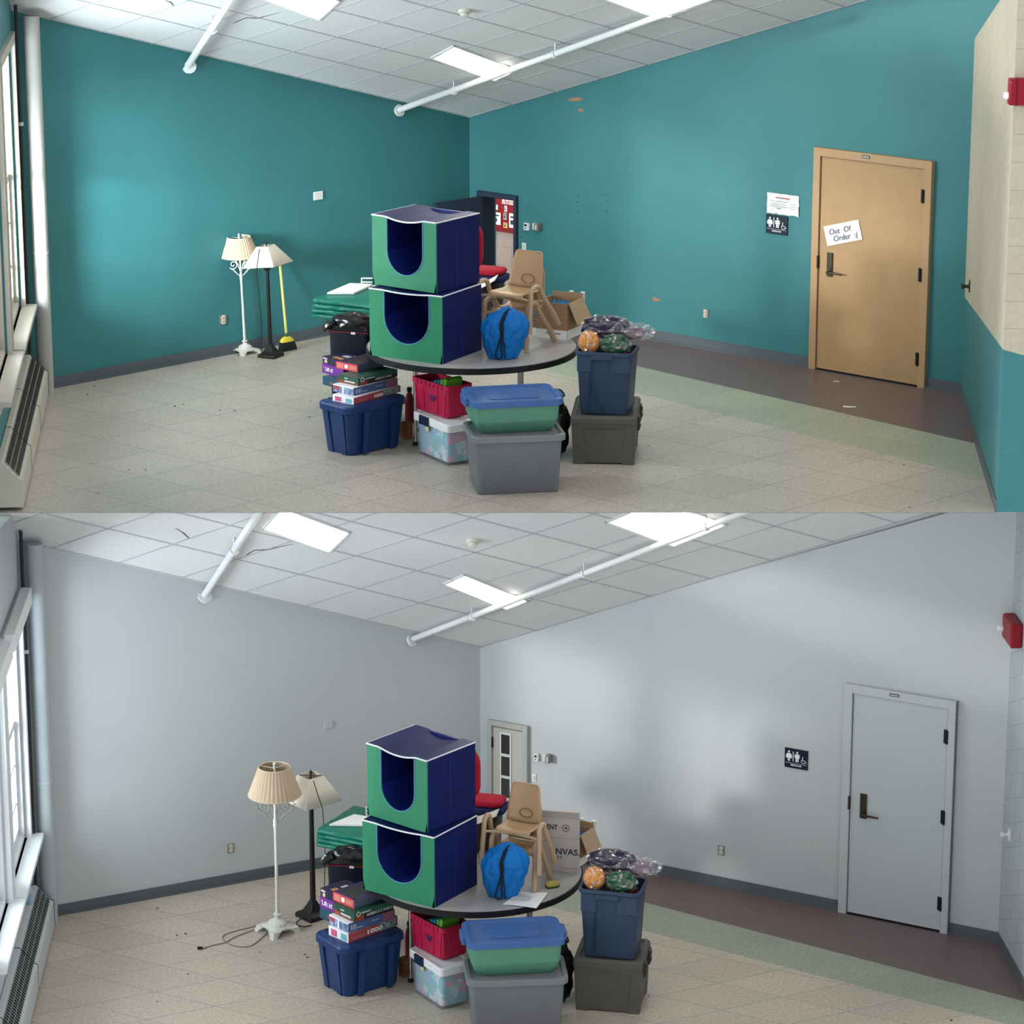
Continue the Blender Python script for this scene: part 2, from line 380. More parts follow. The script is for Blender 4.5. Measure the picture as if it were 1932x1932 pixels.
teal = mat('teal_wall_paint', (.050, .20, .215), .5, .35, noise=.05, nscale=1.6)
grey = mat('pale_grey_wall_paint', (.49, .52, .535), .5, .3, noise=.02, nscale=1.4)
base_m = mat('grey_vinyl_baseboard', (.105, .125, .14), .5)
slab_m = mat('concrete', (.35, .35, .35), .9)
ceil_m = mat('ceiling_tile', (.70, .70, .70), .85, .1, noise=.05, nscale=60, bump=.25, bscale=140)
grid_m = mat('ceiling_grid_metal', (.50, .51, .52), .5)
glow_a = mat('fluorescent_lens', (1, 1, 1), .5, emit=(1.0, .93, .82), es=24)
glow_b = mat('fluorescent_lens_bright', (1, 1, 1), .5, emit=(1.0, .94, .83), es=17)
glow2 = mat('reflector_glow', (.95, .93, .88), .4, emit=(1.0, .95, .87), es=.55)  # weak emission stands in for tube light reflected off the panel

def ceil_z(r, p):
    d = V(p)-r.top
    return r.top.z - (d.x*r.nC.x+d.y*r.nC.y)/r.nC.z

def build_shell(r):
    A = r.k == 'A'; P = r.P
    wm = teal if A else grey
    lenL = 5.55 if A else 4.45
    eR = P['eR']
    tk = .18
    yf = 23.975 if A else 22.4
    # ---- floor with its coloured bands
    ww = [V(q) for q in P['window_wall']]; ew = V(P['end_wall'][0]); ed = V(P['end_wall'][1])
    cornL = ww[0].copy(); cornL.z = r.F
    tl = (yf-cornL.y)/ww[1].y; tr = (yf-ew.y)/ed.y
    fl_f = cornL+ww[1]*tl; er_f = ew+ed*tr
    tile = .62 if A else .58
    ax, bx = r.dl, r.dr
    det = ax.x*bx.y-ax.y*bx.x
    def uv(co):
        d = V(co)-r.C
        return ((d.x*bx.y-d.y*bx.x)/det/tile+40, (ax.x*d.y-ax.y*d.x)/det/tile+40)
    mauve = [V(q) for q in P['mauve']]; green = [V(q) for q in P['green']]
    def edge(pts, mid):
        a, b = pts[0], pts[-1]; d = (b-a).normalized()
        # start on the left wall, end on the right-hand end wall
        def hit(o, dd):
            dt = d.x*dd.y-d.y*dd.x; w = o-a
            return a+d*((w.x*dd.y-w.y*dd.x)/dt)
        return hit(r.C, r.dl), hit(ew, ed)
    m0, m1 = edge(mauve, 0); g0, g1 = edge(green, 0)
    for q in (m0, m1, g0, g1): q.z = r.F
    f = MB()
    z0 = lambda q: V((q.x, q.y, r.F))
    f.quad([z0(r.C), z0(m0), z0(m1), z0(ew)][::1], 1)
    f.quad([z0(m0), z0(g0), z0(g1), z0(m1)], 2)
    f.quad([z0(g0), z0(cornL), z0(fl_f), z0(er_f), z0(g1)], 0)
    k = len(f.v)
    ft = tile_mat('beige_vinyl_tile', (.54, .485, .42) if A else (.56, .485, .395), (.37, .335, .295), 1.0)
    mv = mat('mauve_vinyl' + r.k, (.155, .115, .112), .32, .4, noise=.06, nscale=9)
    gt = tile_mat('green_vinyl_tile', (.41, .445, .345) if A else (.355, .385, .305), (.30, .31, .26), 1.0, msize=.006)
    o = struct(f.build('floor', [ft, mv, gt], uv=uv))
    for p in o.data.polygons:
        if p.normal.z < 0: p.flip()
    s = MB(); poly = [z0(q)-V((0, 0, .002)) for q in (r.C+V((0, .15, 0)), cornL+V((-.3, 0, 0)), fl_f, er_f, ew+V((.3, 0, 0)))]
    tks = .10 if A else .15
    low = [V((q.x, q.y+(.42 if i in (2, 3) and A else 0), q.z-tks)) for i, q in enumerate(poly)]
    s.loft([low, poly])
    struct(s.build('floor_slab', slab_m))
    # ---- left wall
    hl = lambda t, n: ceil_z(r, r.C+r.dl*t)
    w = MB(); a = r.C.copy(); b = r.C+r.dl*lenL
    w.slab([a, b, V((b.x, b.y, ceil_z(r, b)+.05)), V((a.x, a.y, ceil_z(r, a)+.05))], -r.nL, tk)
    struct(w.build('wall_left', wm))
    # ---- right wall, with a doorway in the teal room
    w = MB()
    def wr_slab(s0, s1, zb, zt=None):
        a = r.C+r.dr*s0; b = r.C+r.dr*s1
        za, zc = (min(ceil_z(r, a)+.05, r.F+4.06 if not A else 99), min(ceil_z(r, b)+.05, r.F+4.06 if not A else 99)) if zt is None else (r.F+zt, r.F+zt)
        w.slab([V((a.x, a.y, r.F+zb)), V((b.x, b.y, r.F+zb)), V((b.x, b.y, zc)), V((a.x, a.y, za))], -r.nR, tk)
    rd = P['rear_door']; d0, d1 = rd[0]-rd[2]/2, rd[0]+rd[2]/2; dt = P['rear_top']
    if A:
        i0, i1, it = d0+.07, d1-.035, dt-.05
        wr_slab(-.1, i0, 0); wr_slab(i1, eR+.25, 0); wr_slab(i0, i1, it)
    else:
        wr_slab(-.1, eR+.25, 0)
    struct(w.build('wall_right', wm))
    # ---- ceiling
    c = MB(); over = 2.6 if A else .42
    yc = 26.75 if A else 25.07
    def cp(x, y): return V((x, y, ceil_z(r, V((x, y, 0)))))
    bl = r.C+r.dl*(lenL+.1); br_ = r.C+r.dr*(eR+.4)
    c.slab([cp(r.C.x, r.C.y+.1), cp(bl.x, bl.y), cp(bl.x-.2, yc), cp(br_.x+(.3 if A else 0), yc), cp(br_.x, max(br_.y, yc+.01))], -r.nC, .06 if A else .03)
    struct(c.build('ceiling', ceil_m))
    g = MB(); step = .56 if A else .57
    e1 = (r.dl+V((0, 0, r.sl))); e2 = (r.dr+V((0, 0, r.sr)))
    n1 = 12; n2 = 12
    inx = lambda p: p.y > yc+.02 and p.x > bl.x+.02 and p.x < br_.x+.2
    def bar(p, d, L, wd):
        # clip a bar to the ceiling's outline
        k = 40; run = [p+d*(L*i/k) for i in range(k+1)]; run = [q for q in run if inx(q)]
        if len(run) < 2: return
        a, b = run[0], run[-1]; t = (b-a).normalized(); s_ = t.cross(r.nC).normalized()*(wd/2)
        g.slab([a-s_, b-s_, b+s_, a+s_], r.nC, .004)
    for i in range(0, n1): bar(r.top+e1*(step*i+.02), e2, eR/e2.length*1.25, .018)
    for i in range(0, n2): bar(r.top+e2*(step*i+.02), e1, lenL*1.02, .018)
    struct(g.build('ceiling_grid', grid_m))
    # ---- baseboards
    for nm, dd, nn, spans in (('baseboard_left', r.dl, r.nL, [(0, (cornL-r.C).length-.02)]),
                              ('baseboard_right', r.dr, r.nR, [(d1, P['door'][0]), (P['door'][0]+P['door'][1], eR)])):
        b_ = MB(); hb = .10 if A else .095
        for s0, s1 in spans:
            p, q = r.C+dd*s0, r.C+dd*s1
            b_.slab([p, q, q+V((0, 0, hb)), p+V((0, 0, hb))], nn, .012)
            b_.slab([p, q, q+V((0, 0, .018)), p+V((0, 0, .018))], nn, .028)
        struct(b_.build(nm, base_m))
    # ---- end wall on the right (painted block)
    b_ = MB(); L = P['end_wall'][2] if A else 2.9
    a = ew.copy(); b = ew+ed*L; nn = V((-ed.y, ed.x, 0)); nn = nn if nn.x < 0 else -nn; out = -nn
    top = 4.2 if A else 4.0
    if A:
        za, zb, zc = .893, 1.30, 1.05
        b2, a2 = b+V((1, 0, 0))*.9, a+V((1, 0, 0))*.9
        lo = MB(); lo.loft([[a, b, b2, a2], [a+V((0, 0, za)), b+V((0, 0, zb)), b2+V((0, 0, zc)), a2+V((0, 0, za))]])
        struct(lo.build('wall_end', teal))
        hi = MB(); hi.loft([[a+V((0, 0, za)), b+V((0, 0, zb)), b2+V((0, 0, zc)), a2+V((0, 0, za))], [a+V((0, 0, 3.2)), b+V((0, 0, top)), b2+V((0, 0, top)), a2+V((0, 0, 3.2))]])
        blk = block_mat('beige_block', (.50, .46, .36))
        def uvw(co):
            q = V(co)-a; s_ = q.dot(ed); t_ = (V(co)-a).dot(out)
            return ((s_+t_)/.42, (q.z-s_*.42)/.215+20)
        struct(hi.build('wall_end_upper', blk, uv=uvw))
    else:
        lo = MB(); lo.slab([a, b, b+V((0, 0, top)), a+V((0, 0, top))], out, .4)
        blk = block_mat('grey_block', (.43, .475, .50))
        struct(lo.build('wall_end', blk, uv=lambda co: (((V(co)-a).dot(ed))/.42, (co[2]-(V(co)-a).dot(ed)*.42)/.215+20)))
    bb = MB(); p, q = a, (b if A else ew+ed*2.6)
    bb.slab([p, q, q+V((0, 0, .10)), p+V((0, 0, .10))], nn, .012)
    struct(bb.build('baseboard_end', base_m))
    r.ew, r.ed, r.en = ew, ed, nn
    # ---- window wall on the left
    build_window_wall(r, cornL, ww[1], ww[2], wm)

def block_mat(name, col):
    m = tile_mat(name, col, tuple(c*.62 for c in col), 1.0, var=.02, msize=.012, rough=.75, speck=.05, offset=.5, spec=.2)
    return m

def build_window_wall(r, c, d, n, wm):
    A = r.k == 'A'; L = 7.6 if A else 5.8
    z = lambda s, h: c+d*s+V((0, 0, h))
    H = lambda s: min(ceil_z(r, c+d*s)-r.F+.06, 4.6 if A else 3.9)
    sill = .86 if A else .87
    wins = [(.32, 1.95), (2.25, 3.85)] if A else [(.30, 1.5), (1.75, 2.95)]
    tp = 3.2 if A else 2.95
    w = MB()
    def seg(s0, s1, h0, h1=None):
        p = [z(s0, h0), z(s1, h0)]
        p += [z(s1, H(s1)), z(s0, H(s0))] if h1 is None else [z(s1, h1), z(s0, h1)]
        w.slab(p, -n, .20)
    s = 0.0
    for a, b in wins:
        seg(s, a, 0); seg(a, b, 0, sill); seg(a, b, tp); s = b
    seg(s, L, 0)
    struct(w.build('wall_window', wm))
    fm = mat('cream_window_frame' if A else 'white_window_frame', (.50, .47, .40) if A else (.70, .73, .75), .5)
    gm = glass_m
    for i, (a, b) in enumerate(wins):
        o = bpy.data.objects.new('window_1' if i == 0 else 'window_2', None); COL.objects.link(o); o['kind'] = 'structure'
        f = MB()
        def bx(s0, s1, h0, h1, d0, d1):  # d0..d1: depth measured into the room from the wall's inner face
            p = [z(s0, h0)+n*d0, z(s1, h0)+n*d0, z(s1, h1)+n*d0, z(s0, h1)+n*d0]
            f.slab(p, n, d1-d0)
        # casing round the opening and the sash frame inside it
        bx(a-.09, a, sill-.02, tp+.09, 0, .035); bx(b, b+.09, sill-.02, tp+.09, 0, .035); bx(a, b, tp, tp+.09, 0, .035)
        bx(a, a+.05, sill, tp, -.17, -.02); bx(b-.05, b, sill, tp, -.17, -.02); bx(a, b, tp-.05, tp, -.17, -.02); bx(a, b, sill, sill+.05, -.17, -.02)
        f.build('frame', fm, o)
        f = MB()
        mid = (sill+tp)/2
        bx(a+.05, b-.05, mid-.03, mid+.03, -.13, -.06); bx(a+.05, a+.10, sill+.05, mid, -.11, -.06); bx(b-.10, b-.05, sill+.05, mid, -.11, -.06)
        bx(a+.05, b-.05, sill+.05, sill+.12, -.11, -.06)
        for t in (.33, .66):
            bx(a+.05, b-.05, sill+(mid-sill)*t-.012, sill+(mid-sill)*t+.012, -.10, -.07)
            bx(a+.05+(b-a-.1)*t-.012, a+.05+(b-a-.1)*t+.012, sill+.1, tp-.05, -.10, -.07)
        f.build('sash', fm, o)
        f = MB(); bx(a+.05, b-.05, sill+.05, tp-.05, -.092, -.086); f.build('glass', gm, o)
        f = MB(); bx(a-.12, b+.12, sill-.045, sill, -.18, .13); bx(a-.10, b+.10, sill-.11, sill-.045, 0, .05); f.build('sill', fm, o, bevel=.006)
        if not A:
            f = MB(); bx(a-.05, b+.05, tp-.02, tp+.13, .03, .12); f.build('blind_cassette', white, o, bevel=.01)
    # ---- radiator cover along the wall
    t = thing('radiator_cover', 'long %s metal radiator cover with dark slotted grille under the windows %s' % ('cream' if A else 'pale grey', r.where), 'radiator cover', c, math.atan2(d.y, d.x))
    body = mat('cream_metal' if A else 'grey_metal', (.52, .49, .41) if A else (.50, .54, .56), .45)
    # local frame: x along wall toward the viewer, y into the room is +/-: find the sign
    yv = V((-d.y, d.x, 0)); sg = 1 if yv.dot(n) > 0 else -1
    s0, s1 = .205, (4.04 if A else 3.1); hb, hf, dp = (.40, .24, .20) if A else (.40, .25, .19)
    m = MB(); prof = [(.006, .03), (dp, .03), (dp, hf), (dp-.02, hf+.01), (.045, hb), (.006, hb)]
    m.loft([[(s0, sg*y, zz) for y, zz in prof], [(s1, sg*y, zz) for y, zz in prof]])
    m.build('casing', body, t)
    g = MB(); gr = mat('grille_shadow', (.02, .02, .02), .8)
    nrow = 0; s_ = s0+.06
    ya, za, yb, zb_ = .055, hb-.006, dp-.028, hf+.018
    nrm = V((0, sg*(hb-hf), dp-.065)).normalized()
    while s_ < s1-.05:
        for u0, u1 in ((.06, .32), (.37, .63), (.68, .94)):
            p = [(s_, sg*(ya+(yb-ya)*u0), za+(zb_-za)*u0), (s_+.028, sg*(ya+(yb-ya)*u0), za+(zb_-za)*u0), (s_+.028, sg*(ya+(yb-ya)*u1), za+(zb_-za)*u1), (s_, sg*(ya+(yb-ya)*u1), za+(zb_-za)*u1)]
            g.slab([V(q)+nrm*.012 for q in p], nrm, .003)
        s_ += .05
    g.build('grille_slot_shade', gr, t)  # dark strips paint the shade inside the grille slots
    e = MB(); e.loft([[(s0-.012, sg*y*1.02, zz*1.01) for y, zz in prof], [(s0, sg*y*1.02, zz*1.01) for y, zz in prof]]); e.build('end_cap', mat('dark_edge', (.05, .05, .05), .6), t)
    for q in ((1.55, 1.56), (2.9, 2.91)):
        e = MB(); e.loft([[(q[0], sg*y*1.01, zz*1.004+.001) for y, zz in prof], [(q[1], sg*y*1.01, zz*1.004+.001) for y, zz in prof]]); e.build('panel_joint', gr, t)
    # ---- heating riser standing in the corner
    pc = c+r.nL*.10+n*.11
    if not A: pc = c+r.nL*.09+n*.10
    t = thing('heating_riser', 'thick white vertical pipe boxed in the window corner %s' % r.where, 'pipe', pc)
    hh = ceil_z(r, pc)-r.F-.07
    m = MB(); m.lathe([(.072, 0.0), (.072, hh)], 20); m.build('jacket', mat('riser_paint' + r.k, (.40, .40, .37) if A else (.40, .45, .48), .5), t, smooth=True)
    m = MB(); m.lathe([(.075, hh*.38), (.075, hh*.385)], 20); m.build('joint_ring', grid_m, t)
    t2 = thing('thin_pipe', 'thin dark vertical pipe between the window and the thick white pipe %s' % r.where, 'pipe', c+n*.03+r.nL*.03+d*.16)
    hh = ceil_z(r, c+d*.16)-r.F
    m = MB(); m.lathe([(.016, .40), (.016, hh)], 10); m.build('pipe', mat('dark_pipe', (.03, .035, .04), .5), t2, smooth=True)
    for zz in (.62, .7*hh):
        m = MB(); m.lathe([(.026, zz), (.026, zz+.03)], 10); m.build('clamp', grid_m, t2)

glass_m = mat('window_glass', (.9, .97, 1.0), .02, .5, alpha=.12)
build_shell(RA)
build_shell(RB)

# ------------------------------------------------------------------ doors
def on_right(r, s, h, off=0.0): return r.C+r.dr*s+V((0, 0, h))+r.nR*off
def on_left(r, s, h, off=0.0): return r.C+r.dl*s+V((0, 0, h))+r.nL*off

def lever(parent, x, z, y, s=1.0, dirn=1):
    h = MB(); h.box((x, y-.006, z), (.055*s, .012, .20*s)); h.box((x, y-.013, z-.045*s), (.03*s, .01, .05*s))
    ho = h.build('door_handle', dark, parent, bevel=.003)
    l = MB(); l.tube([(x, y-.012, z-.06*s), (x, y-.05, z-.06*s), (x+dirn*.02*s, y-.055, z-.06*s), (x+dirn*.14*s, y-.05, z-.062*s)], [.011*s, .011*s, .011*s, .008*s], 8)
    l.build('lever', dark, ho, smooth=True)

def right_door(r):
    A = r.k == 'A'; s0, w, h = r.P['door']
    o = bpy.data.objects.new('door_1', None); COL.objects.link(o); o.location = on_right(r, s0, 0); o.rotation_euler = (0, 0, r.yawR); o['kind'] = 'structure'
    pm = mat('tan_door_paint', (.44, .28, .14), .5, .3, noise=.04, nscale=6) if A else mat('grey_door_paint', (.47, .515, .535), .45, .3)
    fm = mat('tan_frame_paint', (.47, .305, .165), .5) if A else grey
    fw = .075
    f = MB(); f.box((fw/2, -.02, h/2), (fw, .05, h)); f.box((w-fw/2, -.02, h/2), (fw, .05, h)); f.box((w/2, -.02, h-fw/2), (w-2*fw, .05, fw))
    f.build('frame', fm, o, bevel=.002)
    l = MB(); l.box((w/2, -.012, (h-fw)/2+.006), (w-2*fw-.014, .03, h-fw-.02)); l.build('leaf', pm, o, bevel=.002)
    g = MB(); g.box((w/2, -.004, (h-fw)/2), (w-2*fw+.004, .02, h-fw)); g.build('gap', mat('gap_dark', (.015, .012, .01), .9), o)
    g = MB(); g.box((w/2, -.02, .006), (w-2*fw-.02, .03, .012)); g.build('sweep', black, o)
    for zz in (h*.125, h*.5, h*.845):
        hm = MB(); hm.tube([(w-fw-.004, -.045, zz-.06), (w-fw-.004, -.045, zz+.06)], .013, 8); hm.box((w-fw-.02, -.03, zz), (.03, .01, .12)); hm.build('hinge', black, o)
    lever(o, fw+.13, h*.485, -.028, 1.12)
    st = MB(); st.box((fw-.002, -.035, h*.49), (.012, .03, .12)); st.build('strike_plate', dark, o)
    lab = MB(); lab.box((w*.45, -.047, h-fw*.42), (.085, .004, .026)); lb = lab.build('name_plate', black, o, bevel=.002)
    m = MB()
    for i in range(6): m.box((w*.45-.030+i*.012, -.0495, h-fw*.42), (.008, .001, .013))
    m.build('lettering', white, lb)
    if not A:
        f = MB(); f.box((w-.003, -.028, h/2), (.006, .05, h)); f.build('frame_shadow', mat('frame_shadow_blue', (.16, .19, .27), .5), o)  # bluish strip paints the shadow along the frame's outer side
    return o
right_door(RA); right_door(RB)

def rear_door(r):
    A = r.k == 'A'; rd = r.P['rear_door']; w = rd[2]; h = r.P['rear_top']; s0 = rd[0]-w/2
    o = bpy.data.objects.new('door_2', None); COL.objects.link(o); o.location = on_right(r, s0, 0); o.rotation_euler = (0, 0, r.yawR); o['kind'] = 'structure'
    navy = mat('navy_door_paint', (.030, .045, .075), .45); gd = mat('warm_grey_door_paint', (.50, .48, .44), .5)
    fm = navy if A else mat('grey_door_frame', (.42, .42, .40), .5)
    f = MB()
    fa, fb = (.07, .035) if A else (.045, .05)
    f.box((fa/2, .06, h/2), (fa, .20, h)); f.box((w-fb/2, .06, h/2), (fb, .20, h)); f.box(((fa+w-fb)/2, .06, h-.025), (w-fa-fb, .20, .05))
    f.build('frame', fm, o, bevel=.003)
    lw = w-fa-fb
    if A:
        leaf = bpy.data.objects.new('leaf', None); COL.objects.link(leaf); leaf.parent = o; leaf.location = (fa, -.05, 0)
        leaf.rotation_euler = (0, 0, math.radians(-99))
        hh = h-.05; lw = .60
        m = MB(); wx0, wx1, wz0, wz1 = lw*.36, lw*.68, hh*.66, hh*.86
        for x0, x1, z0, z1 in ((0, wx0, .01, hh), (wx1, lw, .01, hh), (wx0, wx1, .01, wz0), (wx0, wx1, wz1, hh)): m.box(((x0+x1)/2, 0, (z0+z1)/2), (x1-x0, .04, z1-z0))
        m.build('panel', navy, leaf)
        m = MB(); m.box(((wx0+wx1)/2, 0, (wz0+wz1)/2), (wx1-wx0, .01, wz1-wz0)); m.build('pane', mat('dark_teal_glass', (.03, .10, .11), .1, .5), leaf)
    else:
        m = MB(); m.box((fa+lw/2, .0, h/2-.03), (lw-.008, .04, h-.07)); lf = m.build('leaf', gd, o)
        gl = mat('dark_pane', (.022, .022, .026), .12, .5)
        zt = h*.90
        ph = h*.155
        for i in range(3):
            zc = zt-ph*.5-i*(ph+.028)
            m = MB(); m.box((fa+lw*.44, -.022, zc), (lw*.27+.03, .014, ph+.03)); m.build('pane_frame', white, lf)
            m = MB(); m.box((fa+lw*.44, -.026, zc), (lw*.27, .012, ph)); m.build('pane', gl, lf)
        lever(o, fa+lw*.88, h*.42, -.02, 1.0, -1)
        for zz in (.35*h, .82*h):
            m = MB(); m.tube([(fa, -.028, zz-.05), (fa, -.028, zz+.05)], .012, 8); m.build('hinge', black, o)
rear_door(RA); rear_door(RB)

def corridor():
    """what shows through the open doorway of the teal room: a block corridor wall with a notice board"""
    r = RA; rd = r.P['rear_door']; h = r.P['rear_top']
    bm_ = block_mat('corridor_block', (.36, .30, .27))
    c = r.C+r.dr*rd[0]
    R = Matrix.Rotation(r.yawR, 3, 'Z')
    L = lambda x, y, z: c+R @ V((x, y, z))
    w = MB(); w.slab([L(-2.2, 1.15, 0), L(1.6, 1.15, 0), L(1.6, 1.15, 2.5), L(-2.2, 1.15, 2.5)], R @ V((0, 1, 0)), .1)
    struct(w.build('wall_corridor', bm_, uv=lambda co: ((V(co)-c).dot(r.dr)/.4, (co[2]-r.F)/.2)))
    w = MB(); w.slab([L(-2.2, .18, -.001), L(1.6, .18, -.001), L(1.6, 1.25, -.001), L(-2.2, 1.25, -.001)], (0, 0, -1), .08); struct(w.build('floor_corridor', mat('corridor_floor', (.2, .17, .15), .5)))
    w = MB(); w.slab([L(-2.2, .18, 2.4), L(1.6, .18, 2.4), L(1.6, 1.25, 2.4), L(-2.2, 1.25, 2.4)], (0, 0, 1), .05); struct(w.build('ceiling_corridor', ceil_m))
    pl = bpy.data.lights.new('corridor_fill', 'POINT'); pl.energy = 16; pl.color = (1, .86, .72); pl.shadow_soft_size = .25  # added fill light to brighten the corridor; no fitting belongs to it
    po = bpy.data.objects.new('corridor_fill', pl); COL.objects.link(po); po.location = L(-.35, .6, 1.6)
    # the notice board: offset from the doorway's centre line, worked out from image pixels
    bt = thing('notice_board', 'red backed notice board with pinned papers on the corridor wall past the open door', 'notice board', L(-.745, 1.145, .57), r.yawR)
    bw, bh = .86, .37
    m = MB(); m.box((0, -.006, bh/2), (bw, .012, bh)); m.build('backing', mat('red_board', (.23, .012, .016), .8), bt)
    m = MB()
    for x, z, a, b in ((0, 0, bw, .022), (0, bh, bw, .022)): m.box((x, -.012, z), (a, .022, b))
    for x in (-bw/2, bw/2): m.box((x, -.012, bh/2), (.022, .022, bh))
    m.build('frame', mat('dark_red_wood', (.16, .02, .02), .6), bt)
    m = MB(); m.box((-.36, -.014, bh*.5), (.085, .006, bh*.94)); m.build('cork_strip', mat('cork', (.36, .19, .07), .9, noise=.2, nscale=60), bt)
    m = MB(); m.box((-.412, -.015, bh*.5), (.018, .008, bh*.98)); m.build('white_edge', white, bt)
    notes = [(-.205, .19, .065, .075, 0), (-.205, .10, .065, .07, 1), (-.11, .33, .10, .07, 0), (-.085, .17, .13, .17, 0), (.045, .33, .04, .08, 0), (.035, .22, .05, .10, 1), (.04, .09, .06, .075, 2), (.14, .17, .11, .20, 0)]
    for i, (x, z, a, b, c_) in enumerate(notes):
        x, z, a, b = (x-.16)*1.0, z*.74, a*.9, b*.76
        m = MB(); m.box((x, -.019, z), (a, .004, b)); p = m.build('pinned_paper', [paper_m, mat('grey_paper', (.35, .35, .34), .8), mat('yellow_paper', (.60, .52, .20), .8)][c_], bt)
        m = MB(); m.box((x, -.022, z+b*.25), (a*.6, .002, b*.12)); m.box((x-a*.1, -.022, z-b*.12), (a*.4, .002, b*.3)); m.build('print', ink, p)
    m = MB(); m.box((-.02, -.019, .325), (.30, .005, .065)); p = m.build('header_strip', paper_m, bt)
    text_obj('lettering', 'Opportun', .068, mat('red_ink', (.35, .02, .03), .7), p, (-.035, -.024, .322), FRONT)
corridor()

# ------------------------------------------------------------------ ceiling fixtures, pipes, detectors
def lights(r):
    names = ['middle ceiling light panel shining beside the long pipe', 'ceiling light panel nearest the window', 'ceiling light panel on the right above the long pipe']
    for i, q in enumerate(r.P['lights']):
        q = [V(p) for p in q]; c = sum(q, V())/4
        u = ((q[1]-q[0])+(q[2]-q[3]))/2; v = ((q[0]-q[3])+(q[1]-q[2]))/2
        t = thing('ceiling_light', '%s %s' % (names[i], r.where), 'ceiling light', c, 0, 'ceiling lights ' + r.where)
        n = r.nC
        def P_(a, b, off): return u*a+v*b+n*off
        f = MB()
        for a0, a1, b0, b1 in ((-.5, .5, -.5, -.46), (-.5, .5, .46, .5), (-.5, -.475, -.5, .5), (.475, .5, -.5, .5)):
            f.slab([P_(a0, b0, .0), P_(a1, b0, .0), P_(a1, b1, .0), P_(a0, b1, .0)], n, .014)
        f.build('frame', white, t)
        f = MB(); f.slab([P_(-.47, -.05, .001), P_(.47, -.05, .001), P_(.47, .46, .001), P_(-.47, .46, .001)], n, .008); f.build('lens', glow_a if r.k == 'A' else glow_b, t)
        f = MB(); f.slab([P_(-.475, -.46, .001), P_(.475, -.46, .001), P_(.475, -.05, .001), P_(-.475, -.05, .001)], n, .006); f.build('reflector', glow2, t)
lights(RA); lights(RB)

def pipes(r):
    pm = mat('white_pipe_paint', (.72, .73, .73), .35, .4)
    for nm, lab in (('pipe_left', 'short white sprinkler pipe running from the left wall, nearest the window'), ('pipe_long', 'long white sprinkler pipe crossing under the ceiling lights')):
        a, b = [V(p) for p in r.P[nm]]
        t = thing('sprinkler_pipe', '%s %s' % (lab, r.where), 'pipe', a, 0, 'sprinkler pipes')
        d = b-a; rad = .034 if nm == 'pipe_left' else .030
        if r.k == 'B': rad *= .92
        m = MB(); m.tube([r.nL*-.02, d], rad, 14); m.build('pipe', pm, t, smooth=True)
        m = MB(); m.tube([r.nL*.0, d.normalized()*.022], rad*2.0, 16); m.build('wall_flange', pm, t, smooth=True)
        for f_ in ((.52,) if nm == 'pipe_left' else (.19, .52, .86)):
            p = d*f_
            m = MB(); m.tube([p-d.normalized()*.012, p+d.normalized()*.012], rad*1.35, 14); m.build('collar', pm, t)
            zc = ceil_z(r, a+p)-(a+p).z
            m = MB(); m.tube([p, p+V((0, 0, max(zc, .05)))], .006, 6); m.build('hanger_rod', mat('steel_rod', (.4, .4, .4), .4, .5, .8), t)
            m = MB(); m.tube([p+V((-rad*1.4, 0, .01)), p+V((0, 0, -rad*1.35)), p+V((rad*1.4, 0, .01))], .006, 6); m.build('hanger_clip', grid_m, t)
    c = V(r.P['detector'])
    t = thing('smoke_detector', 'small round white smoke detector on the ceiling grid %s' % r.where, 'smoke detector', c)
    t.rotation_euler = (-r.nC).to_track_quat('Z', 'Y').to_euler()
    m = MB(); m.lathe([(.055, 0), (.055, -.02), (.04, -.025), (.036, -.05), (.02, -.055), (.0001, -.055)], 20); m.build('housing', cream, t, smooth=True)
    m = MB(); m.lathe([(.042, -.026), (.042, -.036)], 20); m.build('vent_ring', grid_m, t)
pipes(RA); pipes(RB)

# cracked ceiling tiles
for r in (RA, RB):
    for l in r.P['cracks']:
        m = MB(); l = [V(p)+r.nC*.001 for p in l]
        m.tube(l, [.002, .005, .004, .006, .003, .0015][:len(l)], 5)
        for p in l[1:-1]: m.tube([p, p+V((.03, .03, 0))+V((0, 0, .02))], [.005, .001], 4)
        struct(m.build('ceiling_crack', mat('crack_dark', (.05, .05, .05), .9)))
